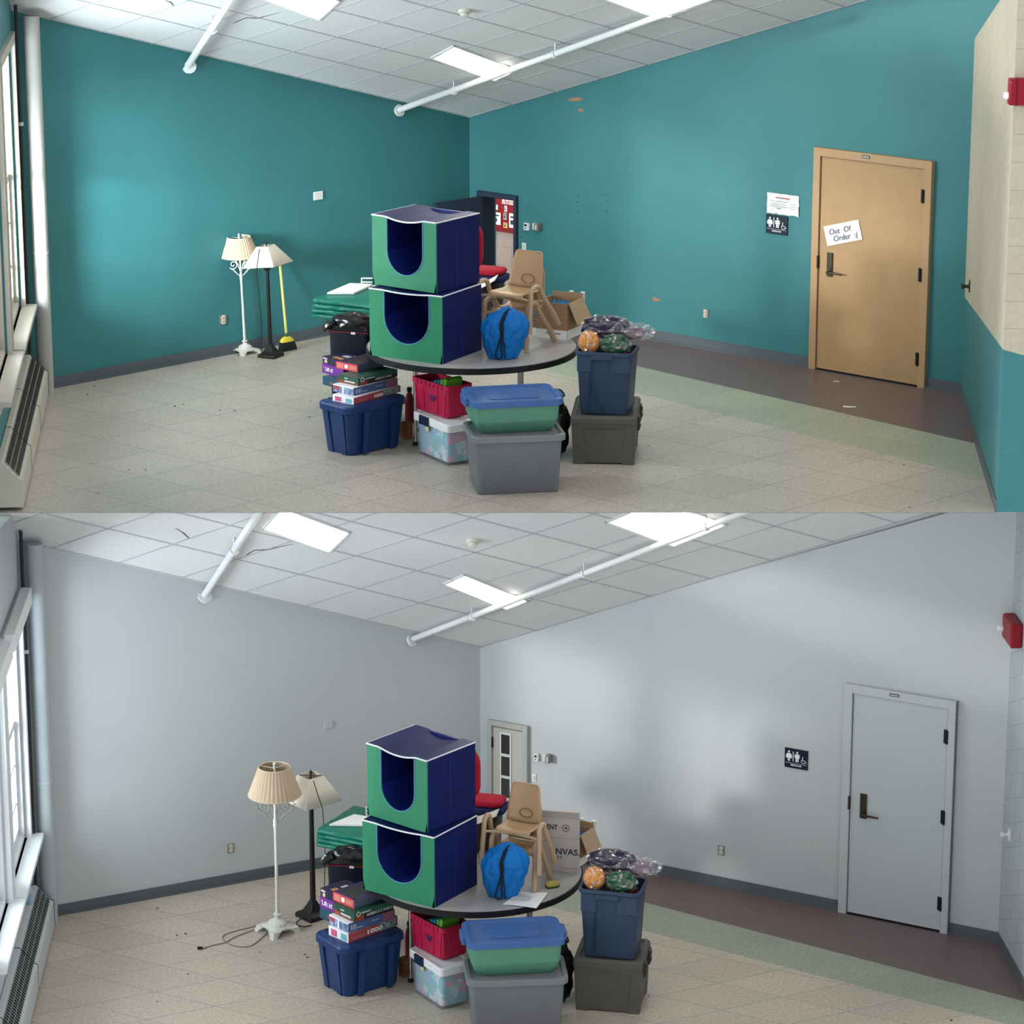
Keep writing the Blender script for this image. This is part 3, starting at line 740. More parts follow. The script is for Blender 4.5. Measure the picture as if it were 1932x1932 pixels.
# ------------------------------------------------------------------ wall-mounted things
def wall_thing(r, wall, key, name, label, cat):
    s, z, w, h = r.P[key]
    if wall == 'R': t = thing(name, label, cat, on_right(r, s, z), r.yawR)
    else: t = thing(name, label, cat, on_left(r, s, z), r.yawL)
    return t, w, h
def wall_items(r):
    A = r.k == 'A'
    t, w, h = wall_thing(r, 'L', 'plate', 'blank_wall_plate', 'square %s blank plate on the left wall above the lamps %s' % ('white' if A else 'grey painted', r.where), 'wall plate')
    m = MB(); m.box((0, -.006, 0), (w, .012, h)); m.build('plate', white if A else grey, t, bevel=.004)
    m = MB(); m.box((0, -.013, h*.3), (.008, .003, .008)); m.box((0, -.013, -h*.3), (.008, .003, .008)); m.build('screw', grid_m, t)
    for key, wall, lab in (('outlet_left', 'L', 'power outlet low on the left wall beside the white lamp'), ('outlet_right', 'R', 'power outlet low on the right wall left of the restroom door')):
        t, w, h = wall_thing(r, wall, key, 'power_outlet', '%s %s' % (lab, r.where), 'outlet')
        m = MB(); m.box((0, -.004, 0), (w, .008, h)); m.build('cover_plate', mat('brushed_steel', (.33, .31, .27), .4, .5, .5), t, bevel=.002)
        for q in (-.22, .22):
            m = MB(); m.lathe([(w*.30, 0), (w*.30, .006), (.0001, .006)], 14)
            o = m.build('socket', cream, t); o.rotation_euler = (math.pi/2, 0, 0); o.location = (0, -.008, q*h)
            m = MB(); m.box((-w*.1, 0, .008), (w*.05, w*.16, .002)); m.box((w*.1, 0, .008), (w*.05, w*.16, .002)); s_ = m.build('slots', black, o)
    t, w, h = wall_thing(r, 'R', 'thermostat', 'thermostat', 'small white thermostat on the right wall beside the rear doorway %s' % r.where, 'thermostat')
    m = MB(); m.box((0, -.015, 0), (w, .03, h)); m.build('housing', white, t, bevel=.005)
    m = MB(); m.box((-w*.08, -.031, h*.2), (w*.5, .004, h*.26)); m.build('display', black, t)
    m = MB(); m.box((-w*.08, -.031, -h*.2), (w*.25, .004, h*.12)); m.build('button', black, t)
    t, w, h = wall_thing(r, 'R', 'alarm_panel', 'intercom_unit', 'beige and grey intercom unit right of the thermostat %s' % r.where, 'intercom')
    m = MB(); m.box((-w*.25, -.02, 0), (w*.5, .04, h*.85)); m.build('base', cream, t, bevel=.004)
    m = MB(); m.box((w*.22, -.035, 0), (w*.56, .07, h)); m.build('cover', mat('grey_cover', (.22, .22, .22), .4), t, bevel=.008)
    m = MB(); m.box((w*.25, -.071, 0), (w*.12, .004, h*.7)); m.build('light_bar', white, t)
    t, w, h = wall_thing(r, 'R', 'switch', 'light_switch', 'small white light switch below the thermostat %s' % r.where, 'light switch')
    m = MB(); m.box((0, -.004, 0), (w, .008, h)); m.build('cover_plate', white, t, bevel=.002)
    m = MB(); m.box((0, -.011, 0), (w*.4, .01, h*.5)); m.build('rocker', cream, t, bevel=.002)
    # restroom sign
    t, w, h = wall_thing(r, 'R', 'restroom', 'restroom_sign', 'navy restroom sign with white figures left of the closed door %s' % r.where, 'sign')
    m = MB(); m.box((0, -.005, 0), (w, .010, h)); m.build('plate', mat('navy_sign', (.010, .018, .038), .4), t, bevel=.003)
    wm = mat('sign_white', (.85, .86, .86), .6)
    def figure(nm, x, skirt):
        f = MB(); y = -.011
        f.add([(x+h*.055*math.cos(a), y, h*.33+h*.055*math.sin(a)) for a in [2*math.pi*i/14 for i in range(14)]], [tuple(range(14))])
        if skirt:
            f.quad([(x-.05*w, y, h*.25), (x-.13*w, y, h*.0), (x+.13*w, y, h*.0), (x+.05*w, y, h*.25)])
            f.quad([(x-.05*w, y, h*.25), (x-.10*w, y, h*.22), (x-.14*w, y, h*.06), (x-.11*w, y, h*.05)])
            f.quad([(x+.05*w, y, h*.25), (x+.10*w, y, h*.22), (x+.14*w, y, h*.06), (x+.11*w, y, h*.05)])
            f.quad([(x-.05*w, y, h*.02), (x-.05*w, y, -h*.15), (x-.008*w, y, -h*.15), (x-.008*w, y, h*.02)]); f.quad([(x+.05*w, y, h*.02), (x+.05*w, y, -h*.15), (x+.008*w, y, -h*.15), (x+.008*w, y, h*.02)])
        else:
            f.quad([(x-.07*w, y, h*.25), (x-.07*w, y, h*.04), (x+.07*w, y, h*.04), (x+.07*w, y, h*.25)])
            f.quad([(x-.11*w, y, h*.24), (x-.11*w, y, h*.04), (x-.08*w, y, h*.04), (x-.08*w, y, h*.24)]); f.quad([(x+.11*w, y, h*.24), (x+.11*w, y, h*.04), (x+.08*w, y, h*.04), (x+.08*w, y, h*.24)])
            f.quad([(x-.065*w, y, h*.04), (x-.065*w, y, -h*.15), (x-.008*w, y, -h*.15), (x-.008*w, y, h*.04)]); f.quad([(x+.065*w, y, h*.04), (x+.065*w, y, -h*.15), (x+.008*w, y, -h*.15), (x+.008*w, y, h*.04)])
        f.build(nm, wm, t)
    figure('woman_symbol', -.31*w, True); figure('man_symbol', .04*w, False)
    f = MB(); f.box((-.13*w, -.0105, h*.11), (w*.028, .002, h*.52)); f.build('divider', wm, t)
    f = MB(); x0 = .30*w; pts = [(x0-.02*w, -.0115, h*.10), (x0-.02*w, -.0115, -h*.03), (x0+.08*w, -.0115, -h*.03), (x0+.12*w, -.0115, -h*.13), (x0+.16*w, -.0115, -h*.11)]
    f.tube(pts, w*.012, 6)
    f.tube([(x0+w*.085*math.cos(a)+.01*w, -.0115, -h*.07+w*.085*math.sin(a)) for a in [math.radians(100+i*22) for i in range(12)]], w*.010, 6)
    f.add([(x0-.02*w+w*.022*math.cos(a), -.0115, h*.135+w*.022*math.sin(a)) for a in [2*math.pi*i/10 for i in range(10)]], [tuple(range(10))])
    f.build('wheelchair_symbol', wm, t)
    f = MB(); f.box((0, -.0105, -h*.24), (w*.9, .002, h*.012)); f.build('rule_line', wm, t)
    text_obj('lettering', 'RESTROOM', h*.10, wm, t, (0, -.0105, -h*.345), FRONT, sx=1.1, bold=.0006)
wall_items(RA); wall_items(RB)

def crumpled(w, h, nx, ny, amp, seed, y0=-.004, ragged=0.0):
    rnd = random.Random(seed); m = MB(); vs = []
    for j in range(ny+1):
        for i in range(nx+1):
            x = (i/nx-.5)*w; z = (j/ny-.5)*h
            if j == 0: z += ragged*rnd.uniform(-1, 1)
            if i in (0, nx): x += ragged*.6*rnd.uniform(-1, 1)
            vs.append((x, y0-rnd.random()*amp, z))
    m.add(vs, [(j*(nx+1)+i, j*(nx+1)+i+1, (j+1)*(nx+1)+i+1, (j+1)*(nx+1)+i) for j in range(ny) for i in range(nx)])
    return m
def teal_papers():
    r = RA
    t, w, h = wall_thing(r, 'R', 'paper', 'paper_notice', 'crumpled white printed notice taped above the navy restroom sign', 'notice')
    m = crumpled(w, h, 10, 7, .008, 3, -.004, .006); m.build('sheet', paper_m, t)
    p = MB(); p.box((-.0, -.014, h*.30), (w*.44, .001, h*.05)); p.build('red_heading', mat('red_print', (.40, .10, .10), .8), t)
    p = MB()
    for z in (.12, -.02, -.12): p.box((-.12*w, -.014, h*z), (w*.52, .001, h*.025))
    for z in (.05, -.06, -.17): p.box((.33*w, -.014, h*z), (w*.17, .001, h*.022))
    p.box((-.12*w, -.014, -h*.22), (w*.12, .001, h*.06))
    p.build('print', mat('grey_print', (.38, .36, .36), .8), t)
    # out of order note on the door
    s0, w0, h0 = r.P['door']
    f = .245
    t = thing('handwritten_note', 'white sheet reading Out Of Order taped at a tilt on the tan door', 'note', on_right(r, s0+w0*.265, h0*.635, .028), r.yawR)
    m = crumpled(.40, .185, 8, 5, .003, 5, -.004); sh = m.build('sheet', paper_m, t); sh.rotation_euler = (0, math.radians(-16), 0)
    pen = mat('pen_blue', (.12, .13, .20), .8)
    text_obj('lettering', 'Out  Of', .075, pen, sh, (-.03, -.0085, .028), FRONT, shear=.15)
    text_obj('lettering', 'Order  :(', .075, pen, sh, (.02, -.0085, -.040), FRONT, shear=.15)
    m = MB()
    for i, p in enumerate(r.P['marks']):
        pass
    return
teal_papers()

def scuffs():
    """bare patches where paint or plaster has come off (they belong to the wall's surface)"""
    r = RA; tan = mat('bare_plaster', (.36, .20, .12), .9)
    for i, p in enumerate(r.P['marks']):
        rnd = random.Random(i); p = V(p)+r.nR*.001; m = MB()
        w, h = ((.10, .022), (.04, .02), (.055, .022))[i]
        pts = []
        for k in range(12):
            a = 2*math.pi*k/12; q = rnd.uniform(.6, 1.1); pts.append(p+r.dr*(w*math.cos(a)*q)+V((0, 0, h*math.sin(a)*q+(.012*math.cos(a) if i == 0 else 0))))
        m.slab(pts, r.nR, .001); struct(m.build('wall_patch', tan))
    for p in r.P['holes']:
        m = MB(); p = V(p)+r.nR*.001; m.slab([p+r.dr*(.007*math.cos(q))+V((0, 0, .007*math.sin(q))) for q in [2*math.pi*k/8 for k in range(8)]], r.nR, .001); struct(m.build('wall_hole', mat('hole_dark', (.02, .06, .07), .9)))
    for i, p in enumerate(r.P['scraps']):
        k = (1, .5)[i]; t = thing('paper_scrap', '%s torn white paper scrap on the mauve floor before the tan door' % ('larger' if i == 0 else 'smaller'), 'paper scrap', p)
        m = MB(); m.slab([V((-.06*k, .0, .001)), V((-.01*k, -.03*k, .001)), V((.05*k, -.02*k, .001)), V((.06*k, .02*k, .001)), V((.0, .015*k, .001)), V((-.05*k, .04*k, .001))], (0, 0, 1), .002); m.build('scrap', paper_m, t)
    for r in (RA, RB):
        rnd = random.Random(5)
        for p in r.P['specks']:
            m = MB(); p = V(p)+V((0, 0, .001)); a0 = rnd.uniform(0, 3); L = rnd.uniform(.006, .018)
            m.slab([p+V((L*math.cos(q)*math.cos(a0)-.007*math.sin(q)*math.sin(a0), 1.6*(L*math.cos(q)*math.sin(a0)+.007*math.sin(q)*math.cos(a0)), 0)) for q in [2*math.pi*k/7 for k in range(7)]], (0, 0, 1), .0008)
            struct(m.build('floor_scuff', mat('scuff_dark', (.06, .055, .05), .9)))
scuffs()

def strobe(r):
    A = r.k == 'A'
    red = mat('alarm_red', (.26, .010, .022), .4)
    P = r.P; L = P['end_wall'][2]
    if A:   # on the block wall's end, which faces the room's open side
        p = r.ew+r.ed*L+V((.055, 0, 3.30)); t = thing('fire_alarm_strobe', 'red fire alarm box with clear strobe high on beige block wall', 'fire alarm', p, 0)
        m = MB(); m.loft([rrect(.21, .20, .012, 0), rrect(.21, .20, .02, .07), rrect(.18, .18, .03, .085)]); o = m.build('housing', red, t, smooth=True, angle=30); o.rotation_euler = (math.pi/2, 0, 0)
        m = MB(); m.box((-.05, -.045, 0), (.006, .088, .202)); m.build('cover_seam', mat('dark_red_seam', (.12, .004, .01), .5), t)
        m = MB(); m.lathe([(.03, 0), (.03, .02), (.02, .035), (.0001, .04)], 12); o = m.build('strobe_lens', mat('clear_lens', (.8, .8, .82), .1, .6), t, smooth=True); o.rotation_euler = (0, -math.pi/2, 0); o.location = (-.105, -.04, -.03)
        m = MB(); m.tube([(.10, -.018, .0), (.10, -.018, .85)], .018, 8); m.build('conduit', mat('conduit_paint', (.62, .60, .54), .5), t)
        for z, lab in ((2.60, 'upper'), (2.27, 'lower')):
            t = thing('wall_hook', '%s of two small white hooks screwed into the beige block wall' % lab, 'hook', r.ew+r.ed*L+V((.225, 0, z)), 0, 'white hooks on the block wall')
            m = MB(); m.tube([(0, 0, 0), (0, -.03, 0), (0.01, -.05, -.01), (.012, -.04, -.035), (-.01, -.025, -.04)], .007, 6); m.build('hook', white, t, smooth=True)
    rz = math.atan2(r.ed.y, r.ed.x)
    sg = 1 if (Matrix.Rotation(rz, 3, 'Z') @ V((0, 1, 0))).dot(r.en) > 0 else -1
    if not A:
        t = thing('fire_alarm_strobe', 'red fire alarm box with clear strobe high on pale grey end wall', 'fire alarm', r.ew+r.ed*.12+V((0, 0, 2.86)), rz)
        m = MB(); m.box((.12, sg*.05, 0), (.34, .10, .21)); m.build('housing', red, t, bevel=.02)
        m = MB(); m.lathe([(.03, 0), (.03, .02), (.02, .04), (.0001, .045)], 12); o = m.build('strobe_lens', mat('clear_lens', (.8, .8, .82), .1, .6), t, smooth=True); o.rotation_euler = (math.pi/2*(-sg), 0, 0); o.location = (-.02, sg*.10, -.02)
    s, z = (.55, 1.10) if A else (.25, 1.077)
    t = thing('door_stop', '%s wall mounted door stop on the %s wall near the door' % ('dark' if A else 'white painted', 'beige block' if A else 'pale grey end'), 'door stop', r.ew+r.ed*s+V((0, 0, z)), rz)
    mm = dark if A else white
    m = MB(); m.lathe([(.03, 0), (.026, .012), (.014, .02), (.014, .05), (.024, .055), (.022, .075), (.0001, .078)], 14); o = m.build('bumper', mm, t, smooth=True); o.rotation_euler = (-sg*math.pi/2, 0, 0)
    m = MB(); m.box((0, sg*.004, 0), (.07, .008, .10)); m.build('back_plate', mm, t)
strobe(RA); strobe(RB)

# ================================================================== the pile of belongings
def table(r):
    x, y, z, R = r.P['table']; h = z-r.F; lg = V(r.P['leg'])-V((x, y, r.F))
    t = thing('round_table', 'round grey topped folding table with black edge under the pile %s' % r.where, 'table', (x, y, r.F))
    top = mat('grey_laminate', (.36, .35, .345), .4, .4, noise=.05, nscale=120)
    m = MB(); m.lathe([(R-.012, h-.004), (R-.012, h), (.0001, h)], 72); m.build('tabletop', top, t, smooth=True)
    m = MB(); m.lathe([(R-.03, h-.058), (R, h-.052), (R, h-.004), (R-.012, h-.0015), (R-.012, h-.012), (.0001, h-.012)], 72); m.build('edge_band', black, t, smooth=True)
    m = MB()
    for a in range(4):
        q = math.radians(45+90*a)
    m.box((0, -R*.28, h-.082), (R*.8, .05, .05)); m.box((0, R*.28, h-.082), (R*.8, .05, .05)); m.box((R*.38, 0, h-.082), (.05, R*.56, .05)); m.box((-R*.38, 0, h-.082), (.05, R*.56, .05))
    m.build('apron_rail', black, t)
    for lx, ly in ((lg.x, lg.y), (-lg.x*.85, lg.y*.35), (lg.x, -lg.y*.6), (-lg.x*.9, -lg.y*.6)):
        m = MB(); m.tube([(lx, ly, .03), (lx, ly, h-.05)], .016, 10); l = m.build('leg', chrome, t, smooth=True)
        m = MB(); m.lathe([(.026, 0), (.026, .02), (.015, .035)], 12, (lx, ly, 0)); m.build('foot', black, l, smooth=True)
table(RA); table(RB)

green_v = mat('green_vinyl', (.026, .19, .095), .5, .3, noise=.05, nscale=14, bump=.06, bscale=30)
blue_v = mat('navy_vinyl', (.004, .010, .088), .5, .3, noise=.1, nscale=8, bump=.06, bscale=22)
inner_v = mat('royal_vinyl', (.009, .020, .16), .42, .4, noise=.1, nscale=8)
white_v = mat('white_vinyl', (.72, .73, .74), .5)
def u_profile(w, h, uw, ur, ub, n=14):
    """outline in x,z of a block with a U cut open at the top: uw half width, ub bottom of U"""
    pts = [(-w/2, 0), (w/2, 0), (w/2, h), (uw, h)]
    zc = ub+ur
    for i in range(n+1):
        a = -math.pi*i/n
        pts.append((uw*math.cos(a), zc+ur*math.sin(a)))
    pts += [(-uw, h), (-w/2, h)]
    return pts
def foam_block(r, key, low):
    x, y, z, rz, w, d, h = r.P[key]
    t = thing('foam_play_tunnel', '%s of the two blue and green foam tunnel blocks %s' % ('lower' if low else 'upper', r.where), 'play block', (x, y, z), rz, 'foam play tunnels')
    if not low: t.location.z += .012
    uw = w*(.31 if low else .28); ur = uw*(1.0); ub = h*(.235 if low else .19)
    off = .015*w
    pr = u_profile(w, h, uw, ur, ub)
    k = len(pr)
    def ring(yy, sc=0.0): return [(px+off*(1 if abs(px) <= uw+1e-6 and pz > .001 else 0), yy, pz) for px, pz in pr]
    m = MB(); a = ring(-d/2+.012); b = ring(d/2)
    fs = [(i, (i+1) % k, k+(i+1) % k, k+i) for i in range(k)]
    for i, f in enumerate(fs):
        m.add([a[i], a[(i+1) % k], b[(i+1) % k], b[i]], [(0, 1, 2, 3)], 1 if 3 <= i < k-3 else 0)
    # ends as fans of quads between outline and U
    def endcap(yy, mi, mm):
        p = ring(yy); n = k
        # left leg, right leg, base strip fan
        ucurve = p[3:k-1]           # from (uw,h) over the bottom to (-uw,h)
        q = len(ucurve)
        outer = []
        for i in range(q):
            px, pz = ucurve[i][0], ucurve[i][2]
            tt = i/(q-1)
            # walk the outside outline: right side down, bottom, left side up
            if tt < .3: outer.append((w/2, yy, h*(1-tt/.3)))
            elif tt > .7: outer.append((-w/2, yy, h*((tt-.7)/.3)))
            else: outer.append((w/2-w*(tt-.3)/.4, yy, 0))
        mm.add(ucurve+outer, [(i, i+1, q+i+1, q+i) for i in range(q-1)], mi)
    endcap(d/2, 0, m)
    m.build('body', [blue_v, inner_v], t)
    g = MB(); endcap(-d/2, 0, g); a2 = ring(-d/2); b2 = ring(-d/2+.014)
    for i in range(k): g.add([a2[i], a2[(i+1) % k], b2[(i+1) % k], b2[i]], [(0, 1, 2, 3)], 0)
    g.build('front_panel', green_v, t)
    # dark closing panel at the back of the tunnel
    bk = MB(); bk.box((off, d/2-.02, h*.6), (uw*2.02, .02, h*.8)); bk.build('back_panel', inner_v, t)
    # side seam
    s = MB(); s.box((w/2+.001, -.02, h/2), (.004, .006, h*.96)); s.build('seam', mat('seam_blue', (.012, .03, .17), .4), t)
    # piping round the U mouth
    pp = MB(); pp.tube([(q[0], -d/2-.001, q[2]) for q in ring(0)[3:k-1]], .0045, 6); pp.build('piping', mat('pale_blue_piping', (.10, .25, .42), .5), t)
    # top cover with sagging white edge
    tc = MB(); nx = 16; rows = []
    for yy in (-d/2-.004, 0, d/2):
        rows.append([(w*(i/nx-.5), yy, h+.006-(.028 if not low else .012)*max(0, 1-((w*(i/nx-.5)-off)/(uw*1.05))**2)) for i in range(nx+1)])
    vs = [p for r_ in rows for p in r_]; vs2 = [(p[0], p[1], p[2]-.006) for p in vs]; n0 = len(vs); W1 = nx+1
    fs = [(j*W1+i, j*W1+i+1, (j+1)*W1+i+1, (j+1)*W1+i) for j in range(2) for i in range(nx)]
    tc.add(vs+vs2, fs+[(a_[3]+n0, a_[2]+n0, a_[1]+n0, a_[0]+n0) for a_ in fs])
    edge = [(i, i+1, n0+i+1, n0+i) for i in range(nx)]
    tc.add(vs+vs2, [e[::-1] for e in edge])
    tc.build('top_cover', blue_v, t)
    e = MB(); e.tube([(p[0], p[1], p[2]-.002) for p in rows[0]], .007, 6); e.tube([(w/2, -d/2, h+.002), (w/2, d/2, h+.002)], .006, 6); e.tube([(-w/2, -d/2, h+.002), (-w/2, d/2, h+.002)], .006, 6)
    e.build('white_trim', white_v, t)
for r in (RA, RB):
    foam_block(r, 'cube_low', True); foam_block(r, 'cube_up', False)

# ---- plastic totes
def shell_rings(w, d, h, taper, rad, wall=.006, rim=.012, rimh=.03):
    tw, td = w*taper, d*taper
    R = [rrect(tw*.96, td*.96, rad*.7, 0), rrect(tw, td, rad*.8, .012), rrect(w-2*rim, d-2*rim, rad, h-rimh), rrect(w, d, rad+rim*.5, h-rimh+.004), rrect(w, d, rad+rim*.5, h-.004), rrect(w-.006, d-.006, rad+rim*.5, h)]
    R += [rrect(w-2*rim-2*wall, d-2*rim-2*wall, rad, h-.004), rrect(w-2*rim-2*wall, d-2*rim-2*wall, rad, h-rimh), rrect(tw-2*wall, td-2*wall, rad*.8, .02)]
    return R
def ribs(t, w, d, h, taper, xs, mater, width=.02, z0=.03, z1=.85, dep=.006):
    def at(zz, full): return full*(taper+(1-taper)*zz/h)/2
    F = [(4, 5, 7, 6), (0, 4, 6, 2), (1, 3, 7, 5), (0, 1, 5, 4), (2, 6, 7, 3)]
    za, zb = h*z0, h*z1
    for x in xs:
        y0, y1 = at(za, d), at(zb, d)
        m = MB(); m.add([(x*w*taper+sx*width/2, -(y0-.012), za) for sx in (-1, 1)]+[(x*w+sx*width/2, -(y1-.012), zb) for sx in (-1, 1)]+[(x*w*taper+sx*width/2, -(y0+dep), za) for sx in (-1, 1)]+[(x*w+sx*width/2, -(y1+dep-.01), zb) for sx in (-1, 1)], F)
        m.build('rib', mater, t)
        x0, x1 = at(za, w), at(zb, w); yy = x*d
        m = MB(); m.add([(x0-.012, yy*taper+sx*width/2, za) for sx in (-1, 1)]+[(x1-.012, yy+sx*width/2, zb) for sx in (-1, 1)]+[(x0+dep, yy*taper+sx*width/2, za) for sx in (-1, 1)]+[(x1+dep-.01, yy+sx*width/2, zb) for sx in (-1, 1)], F)
        m.build('rib', mater, t)
def lid_mesh(w, d, z, hgt, rad, recess=.012, inset=.10):
    m = MB()
    m.loft([rrect(w-.01, d-.01, rad, z), rrect(w, d, rad, z+.003), rrect(w, d, rad, z+hgt-.008), rrect(w-.014, d-.014, rad, z+hgt), rrect(w-w*inset*.7, d-w*inset*.7, rad*.8, z+hgt), rrect(w-w*inset, d-w*inset, rad*.7, z+hgt-recess)])
    return m

def grey_tote(r):
    x, y, z, rz, w, d, h = r.P['grey_tote']
    t = thing('storage_tote', 'large plain grey plastic tote on the floor under the green tote %s' % r.where, 'storage tote', (x, y, z), rz)
    g = mat('grey_plastic', (.155, .165, .18), .42, .4, noise=.04, nscale=5)
    m = MB(); R = shell_rings(w*.955, d*.94, h-.02, .90, .05, rim=.012); m.loft(R); m.build('body', g, t, smooth=True)
    gl = mat('grey_lid_plastic', (.185, .195, .205), .4, .4)
    m = lid_mesh(w, d, h-.052, .052, .07, .016, .12); m.build('lid', gl, t, smooth=True)
def green_tote(r):
    x, y, z, rz, w, d, h = r.P['green_tote']
    z -= .0145
    t = thing('storage_tote', 'green plastic tote with blue lid standing on the grey tote %s' % r.where, 'storage tote', (x, y, z), rz)
    g = mat('sea_green_plastic', (.095, .255, .175), .45, .4, noise=.04, nscale=5)
    hb = h*.86
    m = MB(); m.loft([rrect(w*.76, d*.72, .05, 0), rrect(w*.85, d*.83, .06, .04), rrect(w*.90, d*.9, .06, hb*.40), rrect(w*.91, d*.91, .06, hb*.405), rrect(w*.935, d*.935, .06, hb)]); m.build('body', g, t, smooth=True)
    b = mat('blue_lid_plastic', (.050, .125, .33), .4, .4, noise=.06, nscale=6)
    m = lid_mesh(w, d, h-.055, .055, .07, .018, .13); lid = m.build('lid', b, t, smooth=True)
    m = MB(); m.loft([rrect(w*.56, d*.5, .03, h-.018), rrect(w*.55, d*.49, .03, h-.010)]); m.build('lid_panel', b, lid, bevel=.002)
    for sgn, nm in ((-1, 1), (1, 1)):
        m = MB(); m.loft([rrect(.035, d*.34, .012, h-.075, cx=sgn*(w/2+.012)), rrect(.04, d*.38, .012, h-.01, cx=sgn*(w/2+.012)), rrect(.03, d*.36, .012, h-.005, cx=sgn*(w/2+.008))]); m.build('lid_latch', b, lid)
for r in (RA, RB): grey_tote(r); green_tote(r)

def trunk(r):
    x, y, z, rz, w, d, h = r.P['trunk']
    t = thing('footlocker', 'brownish grey plastic footlocker with side latches under navy tote %s' % r.where, 'footlocker', (x, y, z), rz)
    g = mat('taupe_plastic', (.098, .093, .084), .5, .35, noise=.06, nscale=7)
    hb = h*.80
    m = MB(); m.loft([rrect(w*.90, d*.92, .02, .012), rrect(w*.945, d*.955, .02, hb)]); m.build('body', g, t, bevel=.004)
    for sx in (-1, 1):
        for sy in (-1, 1):
            m = MB(); m.loft([rrect(.10, .10, .01, 0, cx=sx*(w*.45-.045), cy=sy*(d*.46-.045)), rrect(.085, .085, .01, hb, cx=sx*(w*.472-.035), cy=sy*(d*.478-.035))]); m.build('corner_post', g, t)
    m = MB(); m.loft([rrect(w*.97, d*.97, .02, hb-.02), rrect(w*.985, d*.985, .02, hb+.015), rrect(w*.985, d*.985, .02, hb+.02), rrect(w, d, .025, hb+.022), rrect(w, d, .03, h-.02), rrect(w-.03, d-.03, .03, h), rrect(w*.84, d*.84, .02, h), rrect(w*.82, d*.82, .02, h-.012)]); m.build('lid', g, t, smooth=True, angle=30)
    bz = mat('dark_latch', (.045, .038, .028), .4, .5, .3)
    for yy in (-.28, .22):
        m = MB(); m.box((w/2+.008, yy*d, h*.80), (.02, .09, .12)); m.box((w/2+.018, yy*d, h*.86), (.016, .05, .03)); m.box((w/2+.018, yy*d, h*.74), (.016, .05, .03)); m.build('latch', bz, t, bevel=.003)
def navy_tote(r):
    x, y, z, rz, w, d, h = r.P['navy_tote']
    t = thing('storage_tote', 'open navy plastic tote full of bagged yarn standing on the footlocker %s' % r.where, 'storage tote', (x, y, z), rz)
    g = mat('navy_plastic', (.036, .060, .105), .45, .35, noise=.05, nscale=5)
    m = MB(); R = shell_rings(w, d, h, .82, .05, rim=.014, rimh=.035); m.loft(R); m.build('body', g, t, smooth=True)
    # stepped corner panels and handle
    def yy(zz): return -(d*(.82+(.18)*zz/h))/2
    for sx, fr in ((-.325, .24), (.29, .32)):
        m = MB(); z0, z1 = h*.68, h*.93
        m.add([(sx*w-fr*w/2, yy(z0)+.01, z0), (sx*w+fr*w/2, yy(z0)+.01, z0), (sx*w+fr*w/2, yy(z1)+.02, z1), (sx*w-fr*w/2, yy(z1)+.02, z1),
               (sx*w-fr*w/2, yy(z0)-.004, z0), (sx*w+fr*w/2, yy(z0)-.004, z0), (sx*w+fr*w/2, yy(z1)+.006, z1), (sx*w-fr*w/2, yy(z1)+.006, z1)],
              [(4, 5, 6, 7), (0, 1, 5, 4), (0, 4, 7, 3), (1, 2, 6, 5), (3, 7, 6, 2)])
        m.build('corner_panel', g, t)
    m = MB(); m.box((-.02*w, -d/2-.006, h*.915), (w*.36, .022, .035)); m.box((-.19*w, -d/2+.006, h*.90), (.012, .03, .05)); m.box((.15*w, -d/2+.006, h*.90), (.012, .03, .05)); m.build('handle', g, t, bevel=.004)
    m = MB(); m.box((-.22*w, (yy(h*.1)+yy(h*.85))/2, h*.45), (.008, .012, h*.75), R=Matrix.Rotation(-math.atan2(d*.09, h), 3, 'X')); m.build('rib', mat('navy_groove', (.018, .03, .065), .5), t)
for r in (RA, RB): trunk(r); navy_tote(r)

def blob(rx, ry, rz_, seed, lump=.12, n=20, m_=14, freq=3.0, flat=None):
    """a soft lumpy ball"""
    from mathutils import noise as nz
    mb = MB(); rings = []
    for j in range(m_+1):
        ph = math.pi*j/m_-math.pi/2; row = []
        for i in range(n):
            th = 2*math.pi*i/n; p = V((math.cos(ph)*math.cos(th), math.cos(ph)*math.sin(th), math.sin(ph)))
            k = 1+lump*nz.noise(p*freq+V((seed*3.1, seed*1.7, seed)))*1.6
            q = V((p.x*rx*k, p.y*ry*k, p.z*rz_*k))
            if flat is not None and q.z < flat: q.z = flat
            row.append(q)
        rings.append(row)
    mb.loft(rings); return mb
def strands(rx, ry, rz_, seed, count, rad, squash=.0):
    """loose yarn: loops wound round a ball"""
    rnd = random.Random(seed); m = MB()
    for _ in range(count):
        ax = V((rnd.uniform(-1, 1), rnd.uniform(-1, 1), rnd.uniform(-1, 1))).normalized(); u = ax.orthogonal().normalized(); v = ax.cross(u)
        off = rnd.uniform(-.45, .45); rr = math.sqrt(1-off*off); a0 = rnd.uniform(0, 6.28); ln = rnd.uniform(2.2, 4.2)
        pts = []
        for i in range(13):
            a = a0+ln*i/12; p = (u*math.cos(a)+v*math.sin(a))*rr+ax*off; pts.append((p.x*rx*1.03, p.y*ry*1.03, p.z*rz_*1.03))
        m.tube(pts, rad, 5)
    return m
film = None
